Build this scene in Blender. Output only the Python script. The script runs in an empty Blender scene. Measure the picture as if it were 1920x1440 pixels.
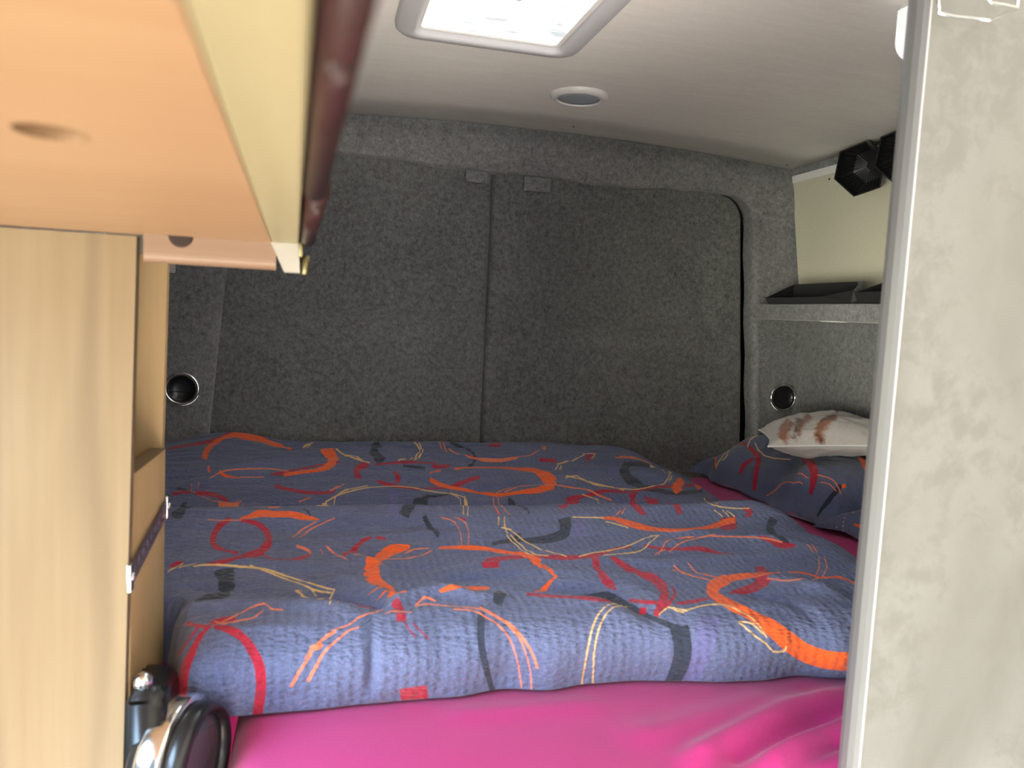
import bpy, bmesh, math, random
import numpy as np
from mathutils import Vector, Matrix
PI = math.pi
scn = bpy.context.scene
C = scn.collection

# ------------------------------------------------------------------ camera
CAM_Z = 1.35
def make_camera():
    cam = bpy.data.cameras.new('camera')
    cam.sensor_fit = 'HORIZONTAL'; cam.sensor_width = 36.0; cam.lens = 1442.0 / 1920.0 * 36.0
    cam.clip_start = 0.01
    cam.dof.use_dof = True; cam.dof.focus_distance = 1.75; cam.dof.aperture_fstop = 7.0
    o = bpy.data.objects.new('camera', cam); C.objects.link(o)
    yaw, pitch, roll = math.radians(14.2209), math.radians(5.1051), 0.05
    fw = Vector((math.sin(yaw) * math.cos(pitch), math.cos(yaw) * math.cos(pitch), -math.sin(pitch)))
    r0 = Vector((math.cos(yaw), -math.sin(yaw), 0)); u0 = r0.cross(fw)
    r = math.cos(roll) * r0 + math.sin(roll) * u0
    u = -math.sin(roll) * r0 + math.cos(roll) * u0
    m = Matrix((r, u, -fw)).transposed().to_4x4(); m.translation = (0, 0, CAM_Z)
    o.matrix_world = m; scn.camera = o
make_camera()

# ------------------------------------------------------------------ light and exposure
w = bpy.data.worlds.new('world'); scn.world = w; w.use_nodes = True
bg = w.node_tree.nodes['Background']; bg.inputs[0].default_value = (0.80, 0.90, 1.0, 1); bg.inputs[1].default_value = 0.4
def area(name, loc, target, sx, sy, power, col):
    l = bpy.data.lights.new(name, 'AREA'); l.shape = 'RECTANGLE'; l.size = sx; l.size_y = sy
    l.energy = power; l.color = col
    o = bpy.data.objects.new(name, l); C.objects.link(o); o.location = loc
    d = Vector(target) - Vector(loc); o.rotation_euler = d.to_track_quat('-Z', 'Y').to_euler()
    return o
area('sky_through_sliding_door', (-1.90, -0.40, 2.25), (0.35, 0.70, 0.95), 1.6, 1.2, 190, (0.50, 0.72, 1.0))
area('sunlit_greenery_outside', (-4.20, -2.90, 0.35), (0.80, 1.90, 1.60), 3.2, 2.6, 720, (1.0, 0.98, 0.82))
area('daylight_windscreen', (0.30, -2.62, 1.05), (0.35, 1.5, 1.35), 1.6, 1.5, 42, (0.97, 0.98, 1.0))
area('daylight_roof_hatch', (0.28, 1.23, 1.822), (0.28, 1.23, 0.0), 0.22, 0.26, 0.9, (0.90, 0.96, 1.0))
sl = bpy.data.lights.new('sun', 'SUN'); sl.energy = 105; sl.angle = .01; sl.color = (1.0, .96, .90)
so = bpy.data.objects.new('sun', sl); C.objects.link(so); so.location = (-3, 1, 4)
so.rotation_euler = Vector((.75, -.42, -.80)).to_track_quat('-Z', 'Y').to_euler()      # falls through the open sliding door on to the floor beside the camera
scn.view_settings.view_transform = 'Standard'; scn.view_settings.look = 'None'
scn.view_settings.gamma = 1.0; scn.view_settings.use_curve_mapping = False
scn.view_settings.exposure = 0.0
scn.cycles.use_denoising = True
scn.cycles.max_bounces = 8; scn.cycles.diffuse_bounces = 5

# ------------------------------------------------------------------ materials
def s2l(c):
    return tuple(((v / 255.0) / 12.92 if v / 255.0 <= 0.04045 else ((v / 255.0 + 0.055) / 1.055) ** 2.4) for v in c) + (1,)
class NT:
    def __init__(self, name):
        self.m = bpy.data.materials.new(name); self.m.use_nodes = True
        self.t = self.m.node_tree; self.b = self.t.nodes['Principled BSDF']
    def n(self, typ, **kw):
        nd = self.t.nodes.new(typ)
        for k, v in kw.items():
            if k.startswith('i_'):
                key = k[2:]
                nd.inputs[int(key) if key.isdigit() else key.replace('_', ' ')].default_value = v
            else: setattr(nd, k, v)
        return nd
    def l(self, a, b): self.t.links.new(a, b)
    def obj(self, scale=(1, 1, 1), rot=(0, 0, 0), kind='Object'):
        tc = self.n('ShaderNodeTexCoord'); mp = self.n('ShaderNodeMapping')
        mp.inputs['Scale'].default_value = scale; mp.inputs['Rotation'].default_value = rot
        self.l(tc.outputs[kind], mp.inputs[0]); return mp.outputs[0]
    def noise(self, vec, scale, detail=3, rough=.55, dist=0):
        nd = self.n('ShaderNodeTexNoise'); nd.inputs['Scale'].default_value = scale
        nd.inputs['Detail'].default_value = detail; nd.inputs['Roughness'].default_value = rough
        nd.inputs['Distortion'].default_value = dist
        self.l(vec, nd.inputs['Vector']); return nd.outputs['Fac']
    def ramp(self, fac, stops):
        r = self.n('ShaderNodeValToRGB'); e = r.color_ramp.elements
        while len(e) < len(stops): e.new(.5)
        for k, (p, c) in enumerate(stops): e[k].position = p; e[k].color = c
        self.l(fac, r.inputs[0]); return r.outputs[0]
    def math(self, op, a, b=None):
        nd = self.n('ShaderNodeMath', operation=op)
        for k, v in enumerate((a, b)):
            if v is None: continue
            if isinstance(v, (int, float)): nd.inputs[k].default_value = v
            else: self.l(v, nd.inputs[k])
        return nd.outputs[0]
    def mix(self, fac, a, b, mode='MIX'):
        nd = self.n('ShaderNodeMix', data_type='RGBA', blend_type=mode)
        for sock, v in ((nd.inputs[0], fac), (nd.inputs[6], a), (nd.inputs[7], b)):
            if isinstance(v, (int, float, tuple)): sock.default_value = v
            else: self.l(v, sock)
        return nd.outputs[2]
    def bump(self, h, strength, dist):
        nd = self.n('ShaderNodeBump'); nd.inputs['Strength'].default_value = strength; nd.inputs['Distance'].default_value = dist
        self.l(h, nd.inputs['Height']); self.l(nd.outputs[0], self.b.inputs['Normal'])
    def col(self, c):
        if isinstance(c, tuple): self.b.inputs['Base Color'].default_value = c
        else: self.l(c, self.b.inputs['Base Color'])
    def set(self, rough=.5, metal=0, spec=.5, sheen=0, coat=0):
        self.b.inputs['Roughness'].default_value = rough; self.b.inputs['Metallic'].default_value = metal
        self.b.inputs['Specular IOR Level'].default_value = spec
        self.b.inputs['Sheen Weight'].default_value = sheen; self.b.inputs['Coat Weight'].default_value = coat
        return self.m
M = {}
def plain(name, c, rough=.5, metal=0, spec=.5, coat=0):
    t = NT(name); t.col(c); M[name] = t.set(rough, metal, spec, 0, coat)
def felt(name, lo, hi, scale=1.0, tint=None):
    t = NT(name)
    v = t.obj((1, 1, .62)); v2 = t.obj()
    fine = t.noise(v, 230 * scale, 4, .7, .3); mid = t.noise(v2, 75 * scale, 4, .65, .3); big = t.noise(v2, 5, 2)
    f = t.math('ADD', t.math('MULTIPLY', fine, .55), t.math('MULTIPLY', mid, .45))
    f = t.math('ADD', f, t.math('MULTIPLY', t.math('SUBTRACT', big, .5), .12))
    base = t.ramp(f, [(.33, lo), (.67, hi)])
    t.col(base); t.bump(fine, .25, .0015)
    M[name] = t.set(.95, 0, .15, .25)
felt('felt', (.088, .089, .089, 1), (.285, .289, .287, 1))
felt('felt_dimmed', (.060, .061, .059, 1), (.222, .226, .219, 1))  # same felt, darkened: the weaker light on the doors put into its colour
felt('felt_black', (.0025, .0025, .003, 1), (.008, .008, .009, 1))
plain('black_gap', (.003, .003, .003, 1), .9, 0, .1)
plain('chrome', (.82, .82, .83, 1), .12, 1)
plain('black_plastic', (.010, .010, .011, 1), .28)
plain('black_matte', (.008, .008, .009, 1), .5)
plain('white_plastic', (.74, .73, .71, 1), .35)
plain('lens_grey', (.34, .38, .43, 1), .5)
plain('frame_grey', (.50, .50, .52, 1), .4)
plain('hole_brown', (.022, .012, .009, 1), .6, 0, .2)
plain('dark_glass', (.045, .048, .055, 1), .12)
plain('brass', (.22, .18, .09, 1), .4, 1)
plain('steel', (.62, .60, .62, 1), .25, 1)
plain('strap_dark', (.22, .19, .23, 1), .3, .8)
plain('screw_dark', (.03, .028, .025, 1), .5)
plain('edge_strip', (.098, .098, .100, 1), .42)
plain('cherry', (.022, .008, .007, 1), .38, 0, .22)
plain('raw_edge', (.25, .225, .19, 1), .8)
plain('sheet_white', (.72, .72, .74, 1), .9)
plain('mattress_ticking', (.55, .53, .5, 1), .9)

def ceiling_mat():
    t = NT('ceiling_vinyl'); v = t.obj((1, 6, 1)); v2 = t.obj((2, 1, 1))
    a = t.noise(v, 9, 4, .6, .4); b = t.noise(v2, 90, 3); d = t.noise(t.obj(), 320, 2)
    f = t.math('ADD', t.math('MULTIPLY', a, .6), t.math('MULTIPLY', b, .4))
    c = t.ramp(f, [(.3, (.74, .715, .675, 1)), (.7, (.83, .805, .765, 1))])
    t.col(c); t.bump(d, .12, .001); M['ceiling'] = t.set(.62, 0, .3)
ceiling_mat()
def cream_mat():
    t = NT('cream_laminate'); a = t.noise(t.obj(), 300, 2)
    t.col(t.ramp(a, [(.3, (.54, .52, .40, 1)), (.7, (.60, .58, .455, 1))])); M['cream'] = t.set(.55, 0, .3)
cream_mat()
def wood(name, lo, hi, axis, scale=7.0, rough=.45, grain=.5):
    # axis: the direction the grain runs along (0 x, 1 y, 2 z)
    t = NT(name); sc = [1, 1, 1]; sc[axis] = .16
    v = t.obj(tuple(sc)); sc2 = [1, 1, 1]; sc2[axis] = .03; v2 = t.obj(tuple(sc2))
    a = t.noise(v, scale, 3, .5, 1.4); st = t.noise(v2, 110, 3, .6)
    wv = t.n('ShaderNodeTexWave', wave_type='BANDS', bands_direction='XYZ'[(axis + 2) % 3] if axis != 2 else 'X')
    wv.inputs['Scale'].default_value = 4.2; wv.inputs['Distortion'].default_value = 9; wv.inputs['Detail'].default_value = 2
    wv.inputs['Detail Scale'].default_value = 1.0
    t.l(v, wv.inputs['Vector'])
    lines = t.math('POWER', wv.outputs['Fac'], 14.0)
    f = t.math('ADD', t.math('MULTIPLY', a, .65), t.math('MULTIPLY', st, .35))
    c = t.ramp(f, [(.32, lo), (.68, hi)])
    dark = tuple(x * .62 for x in lo[:3]) + (1,)
    c = t.mix(t.math('MULTIPLY', lines, .5 * grain), c, dark)
    t.col(c); M[name] = t.set(rough, 0, .35)
wood('birch', (.140, .092, .046, 1), (.176, .128, .070, 1), 2, 6, .42, .9)
wood('floor_vinyl', (.50, .47, .42, 1), (.58, .55, .50, 1), 1, 4, .5, .2)
wood('birch_dark', (.40, .262, .118, 1), (.50, .345, .175, 1), 2, 8, .5, .5)
wood('beech', (.215, .120, .060, 1), (.255, .156, .083, 1), 0, 6, .45, .3)
wood('beech_rail', (.150, .088, .054, 1), (.180, .112, .070, 1), 0, 8, .45, .3)
wood('fascia_wood', (.205, .170, .090, 1), (.240, .203, .115, 1), 1, 5, .5, .3)
def concrete_mat():
    t = NT('concrete_laminate'); v = t.obj((1, 1, .45)); o = t.obj()
    big = t.noise(v, 6, 5, .62, .4); mid = t.noise(o, 30, 4, .7, .3); fine = t.noise(o, 260, 2)
    c = t.ramp(big, [(.36, (.128, .123, .110, 1)), (.60, (.172, .169, .157, 1))])
    blot = t.ramp(t.math('MULTIPLY', mid, big), [(.27, (0, 0, 0, 1)), (.36, (1, 1, 1, 1))])
    c = t.mix(t.math('MULTIPLY', blot, .42), c, (.100, .094, .080, 1))
    c = t.mix(t.math('MULTIPLY', t.math('SUBTRACT', fine, .35), .3), c, (.128, .123, .107, 1))
    t.col(c); M['concrete'] = t.set(.32, 0, .5)
concrete_mat()
def fabric_pattern(name, base_lo, base_hi, marks, pucker, soft=.0004):
    t = NT(name); uv = t.obj((1, 1, 1), (0, 0, 0), 'UV'); o = t.obj()
    weave = t.noise(o, 420, 2, .6); cloud = t.noise(o, 9, 3)
    f = t.math('ADD', t.math('MULTIPLY', weave, .75), t.math('MULTIPLY', cloud, .25))
    c = t.ramp(f, [(.34, base_lo), (.66, base_hi)])
    rag = t.math('MULTIPLY', t.math('SUBTRACT', t.noise(o, 260 if soft < .002 else 90, 3, .65), .5), .0016 if soft < .002 else .022)
    for attr, colr in marks:
        at = t.n('ShaderNodeAttribute', attribute_name=attr)
        mr = t.n('ShaderNodeMapRange', i_1=-soft, i_2=soft)
        t.l(t.math('ADD', at.outputs['Fac'], rag), mr.inputs[0])
        fac = mr.outputs[0]
        if isinstance(colr, tuple) and len(colr) == 5:
            fac = t.math('MULTIPLY', fac, colr[4]); colr = colr[:4]
        cc = t.mix(t.math('MULTIPLY', weave, .35), colr, tuple(x * .75 for x in colr[:3]) + (1,))
        c = t.mix(fac, c, cc)
    t.col(c)
    if pucker:
        # seersucker: columns of short crosswise puckers
        mp = t.n('ShaderNodeMapping'); mp.inputs['Scale'].default_value = (1, 1.9, 1); t.l(uv, mp.inputs[0])
        vo = t.n('ShaderNodeTexVoronoi', feature='F1'); vo.inputs['Scale'].default_value = 105
        t.l(mp.outputs[0], vo.inputs['Vector'])
        wv = t.n('ShaderNodeTexWave', wave_type='BANDS', bands_direction='X'); wv.inputs['Scale'].default_value = 26
        wv.inputs['Distortion'].default_value = 1.2; wv.inputs['Detail'].default_value = 1; t.l(uv, wv.inputs['Vector'])
        nz = t.noise(mp.outputs[0], 130, 3, .6)
        h = t.math('ADD', t.math('MULTIPLY', t.math('SUBTRACT', 1.0, vo.outputs['Distance']), t.math('ADD', t.math('MULTIPLY', wv.outputs['Fac'], .5), .45)), t.math('MULTIPLY', nz, .5))
        t.bump(h, .75, .0042)
    else:
        t.bump(t.noise(o, 60, 3), .25, .003)
    M[name] = t.set(.92, 0, .12, .2)
ORANGE = (.92, .135, .028, 1); RED = (.45, .012, .030, 1); DARK = (.022, .028, .038, 1)
YELL = (.80, .52, .22, 1); PURP = (.165, .150, .36, 1); SALM = (.85, .22, .11, 1)
MARKS = [('purple', PURP + (.55,)), ('dark', DARK + (.85,)), ('red', RED + (.92,)), ('orange', ORANGE), ('salmon', SALM), ('yellow', YELL)]
fabric_pattern('duvet_cotton', (.090, .106, .200, 1), (.150, .172, .30, 1), MARKS, True)
fabric_pattern('pillow_cotton', (.094, .106, .180, 1), (.150, .165, .265, 1), MARKS, False)
fabric_pattern('plush_print', (.42, .39, .37, 1), (.54, .51, .49, 1), [('brown', (.26, .075, .022, 1, .85)), ('umber', (.07, .025, .012, 1, .8))], False, .006)
def sheet_mat():
    t = NT('jersey_sheet'); o = t.obj()
    n = t.noise(o, 500, 2)
    t.col(t.ramp(n, [(.3, (.46, .022, .17, 1)), (.7, (.53, .028, .20, 1))]))
    t.bump(n, .1, .001); M['magenta'] = t.set(.85, 0, .15, .25)
sheet_mat()
t = NT('glowing_fitting'); t.col((.9, .9, .9, 1)); t.b.inputs['Emission Color'].default_value = (1, .98, 1, 1); t.b.inputs['Emission Strength'].default_value = .5; M['glow_white'] = t.set(.4)  # glow added to whiten a ceiling fitting that lies in shade
def blind_mat():
    t = NT('hatch_blind'); v = t.obj((1, 5, 1)); a = t.noise(v, 14, 3, .6, 1.0)
    t.col((.3, .3, .3, 1))
    t.l(t.ramp(a, [(.34, (.50, .56, .58, 1)), (.46, (1, 1, 1, 1))]), t.b.inputs['Emission Color'])
    t.b.inputs['Emission Strength'].default_value = 1.05
    M['blind'] = t.set(.5)
blind_mat()

# ------------------------------------------------------------------ mesh helpers
def link(name, me, mat=None, parent=None):
    o = bpy.data.objects.new(name, me); C.objects.link(o)
    if mat: me.materials.append(M[mat])
    if parent: o.parent = parent
    return o
def bm_obj(name, bm, mat, parent=None, smooth=False):
    bmesh.ops.recalc_face_normals(bm, faces=bm.faces)
    me = bpy.data.meshes.new(name); bm.to_mesh(me); bm.free()
    if smooth:
        for p in me.polygons: p.use_smooth = True
    return link(name, me, mat, parent)
def empty(name, loc=(0, 0, 0), rz=0):
    o = bpy.data.objects.new(name, None); C.objects.link(o); o.location = loc; o.rotation_euler = (0, 0, rz)
    o.empty_display_size = .05; return o
def tag(o, label, cat, group=None):
    o['label'] = label; o['category'] = cat
    if group: o['group'] = group
    return o
def struct(o, label=None):
    o['kind'] = 'structure'
    if label: o['label'] = label
    return o
def box(bm, x0, x1, y0, y1, z0, z1, bev=0, seg=2):
    r = bmesh.ops.create_cube(bm, size=1)
    vs = r['verts']
    for v in vs: v.co = Vector(((x0 + x1) / 2 + v.co.x * (x1 - x0), (y0 + y1) / 2 + v.co.y * (y1 - y0), (z0 + z1) / 2 + v.co.z * (z1 - z0)))
    if bev:
        es = list({e for v in vs for e in v.link_edges})
        bmesh.ops.bevel(bm, geom=es, offset=bev, segments=seg, affect='EDGES', profile=.5)
def prism(bm, pts, axis, a, b):
    # polygon pts in the two other axes, swept along axis from a to b
    def mk(p, t):
        q = list(p); q.insert(axis, t); return bm.verts.new(q)
    A = [mk(p, a) for p in pts]; B = [mk(p, b) for p in pts]; n = len(pts)
    bm.faces.new(A); bm.faces.new(B[::-1])
    for k in range(n): bm.faces.new((A[k], B[k], B[(k + 1) % n], A[(k + 1) % n]))
def lathe(bm, prof, loc, axis, seg=48):
    # prof = (radius, height) along axis
    q = Vector((0, 0, 1)).rotation_difference(Vector(axis).normalized())
    rings = []
    for r, h in prof:
        if r < 1e-6: rings.append([bm.verts.new(q @ Vector((0, 0, h)) + Vector(loc))])
        else: rings.append([bm.verts.new(q @ Vector((r * math.cos(2 * PI * k / seg), r * math.sin(2 * PI * k / seg), h)) + Vector(loc)) for k in range(seg)])
    for a, b in zip(rings, rings[1:]):
        if len(a) == 1 and len(b) == 1: continue
        for k in range(seg):
            k2 = (k + 1) % seg
            if len(a) == 1: bm.faces.new((a[0], b[k], b[k2]))
            elif len(b) == 1: bm.faces.new((a[k], b[0], a[k2]))
            else: bm.faces.new((a[k], b[k], b[k2], a[k2]))
def tube(bm, pts, r, seg=10):
    pts = [Vector(p) for p in pts]; rings = []
    up = Vector((0.3, 0.2, 1)).normalized()
    for k, p in enumerate(pts):
        d = (pts[min(k + 1, len(pts) - 1)] - pts[max(k - 1, 0)]).normalized()
        a = d.cross(up)
        if a.length < .05: a = d.cross(Vector((1, 0, 0)))
        a.normalize(); b = d.cross(a)
        rings.append([bm.verts.new(p + r * (math.cos(2 * PI * j / seg) * a + math.sin(2 * PI * j / seg) * b)) for j in range(seg)])
    for A, B in zip(rings, rings[1:]):
        for j in range(seg): bm.faces.new((A[j], A[(j + 1) % seg], B[(j + 1) % seg], B[j]))
    bm.faces.new(rings[0][::-1]); bm.faces.new(rings[-1])
def grid_mesh(name, P, mat, parent=None, attrs=None, uv=None, closed_u=False):
    nv, nu = P.shape[:2]
    me = bpy.data.meshes.new(name)
    idx = np.arange(nv * nu).reshape(nv, nu)
    a = idx[:-1, :-1].ravel(); b = idx[:-1, 1:].ravel(); c = idx[1:, 1:].ravel(); d = idx[1:, :-1].ravel()
    q = np.stack([a, b, c, d], 1)
    if closed_u:
        q = np.concatenate([q, np.stack([idx[:-1, -1], idx[:-1, 0], idx[1:, 0], idx[1:, -1]], 1)])
    nf = len(q)
    me.vertices.add(nv * nu); me.vertices.foreach_set('co', P.reshape(-1).astype(np.float32))
    me.loops.add(nf * 4); me.loops.foreach_set('vertex_index', q.ravel().astype(np.int32))
    me.polygons.add(nf); me.polygons.foreach_set('loop_start', np.arange(0, nf * 4, 4, dtype=np.int32))
    me.polygons.foreach_set('use_smooth', np.ones(nf, dtype=bool))
    me.update(calc_edges=True)
    if uv is not None:
        l = me.uv_layers.new(name='UVMap'); l.data.foreach_set('uv', uv.reshape(-1, 2)[q.ravel()].ravel().astype(np.float32))
    for k, v in (attrs or {}).items():
        at = me.attributes.new(k, 'FLOAT', 'POINT'); at.data.foreach_set('value', v.ravel().astype(np.float32))
    return link(name, me, mat, parent)

# ------------------------------------------------------------------ folds and printed lines
# folds as (height, width, course over the bed in metres)
WR_DUVET = [(0.01, 0.016, [(-0.164, 0.931), (-0.095, 0.939), (-0.015, 0.937), (0.035, 0.911), (0.072, 0.906)]), (0.012, 0.014, [(0.072, 0.906), (0.114, 0.939), (0.163, 0.952), (0.207, 0.925), (0.252, 0.938)]), (-0.007, 0.012, [(0.236, 0.996), (0.313, 0.971), (0.378, 0.94), (0.404, 0.875), (0.432, 0.826), (0.458, 0.794)]), (0.005, 0.026, [(0.271, 1.014), (0.35, 1.015), (0.41, 0.982), (0.441, 0.908), (0.455, 0.843)]), (0.005, 0.018, [(0.253, 0.942), (0.344, 0.909), (0.381, 0.855), (0.416, 0.807)]), (-0.01, 0.01, [(-0.017, 1.007), (0.023, 0.979), (0.067, 0.932), (0.098, 0.911)]), (0.009, 0.014, [(0.01, 1.045), (0.064, 0.998), (0.101, 0.946)]), (0.007, 0.012, [(0.025, 1.124), (0.084, 1.082), (0.109, 1.035)]), (0.007, 0.014, [(-0.177, 1.074), (-0.097, 1.088), (0.01, 1.066)]), (-0.006, 0.01, [(-0.169, 1.027), (-0.089, 1.005), (0.01, 0.966)]), (0.006, 0.014, [(0.042, 1.182), (0.176, 1.199), (0.3, 1.166)]), (0.006, 0.013, [(0.156, 1.052), (0.235, 1.063), (0.315, 1.06)]), (-0.007, 0.01, [(0.166, 1.018), (0.25, 1.025), (0.301, 1.011)]), (0.006, 0.016, [(0.402, 1.072), (0.517, 1.036), (0.662, 1.053), (0.826, 1.065)]), (0.008, 0.02, [(0.623, 0.96), (0.675, 0.932), (0.712, 0.867)]), (-0.007, 0.014, [(0.568, 0.923), (0.621, 0.877), (0.649, 0.786)]), (0.006, 0.014, [(0.563, 1.175), (0.71, 1.133), (0.816, 1.066)]), (0.007, 0.018, [(-0.269, 1.62), (-0.104, 1.749), (0.106, 1.797), (0.25, 1.748)]), (-0.007, 0.014, [(-0.043, 2.014), (0.22, 1.933), (0.418, 1.952), (0.601, 1.882)]), (0.007, 0.016, [(-0.038, 1.821), (0.136, 1.875), (0.391, 1.824), (0.66, 1.799)]), (-0.006, 0.014, [(0.122, 1.664), (0.347, 1.607), (0.609, 1.657)]), (0.006, 0.016, [(-0.243, 1.468), (-0.11, 1.525), (0.029, 1.456)]), (-0.006, 0.012, [(0.442, 1.605), (0.633, 1.549), (0.761, 1.424)]), (0.006, 0.015, [(0.56, 1.747), (0.74, 1.715), (0.836, 1.597)])]
WR_SHEET = [(0.014, 0.018, [(0.704, 0.804), (0.56, 0.765), (0.432, 0.71), (0.365, 0.677)]), (-0.012, 0.015, [(0.633, 0.754), (0.5, 0.716), (0.398, 0.671)]), (0.015, 0.018, [(0.651, 0.739), (0.539, 0.704), (0.442, 0.664)]), (-0.011, 0.014, [(0.588, 0.696), (0.529, 0.679), (0.476, 0.658)]), (0.013, 0.016, [(0.609, 0.687), (0.533, 0.659), (0.501, 0.64)]), (0.006, 0.025, [(0.598, 0.809), (0.489, 0.776), (0.388, 0.75), (0.322, 0.744)]), (0.004, 0.02, [(0.352, 0.821), (0.252, 0.818), (0.128, 0.819)])]
WR_PILLOW = [(0.01, 0.012, [(0.97, 1.459), (1.142, 1.612), (1.283, 1.702)]), (-0.008, 0.012, [(0.905, 1.234), (1.132, 1.477), (1.394, 1.701)]), (0.01, 0.014, [(1.008, 1.344), (1.253, 1.581), (1.482, 1.769)]), (0.006, 0.012, [(1.092, 1.77), (1.337, 2.001), (1.388, 1.919)])]
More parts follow.
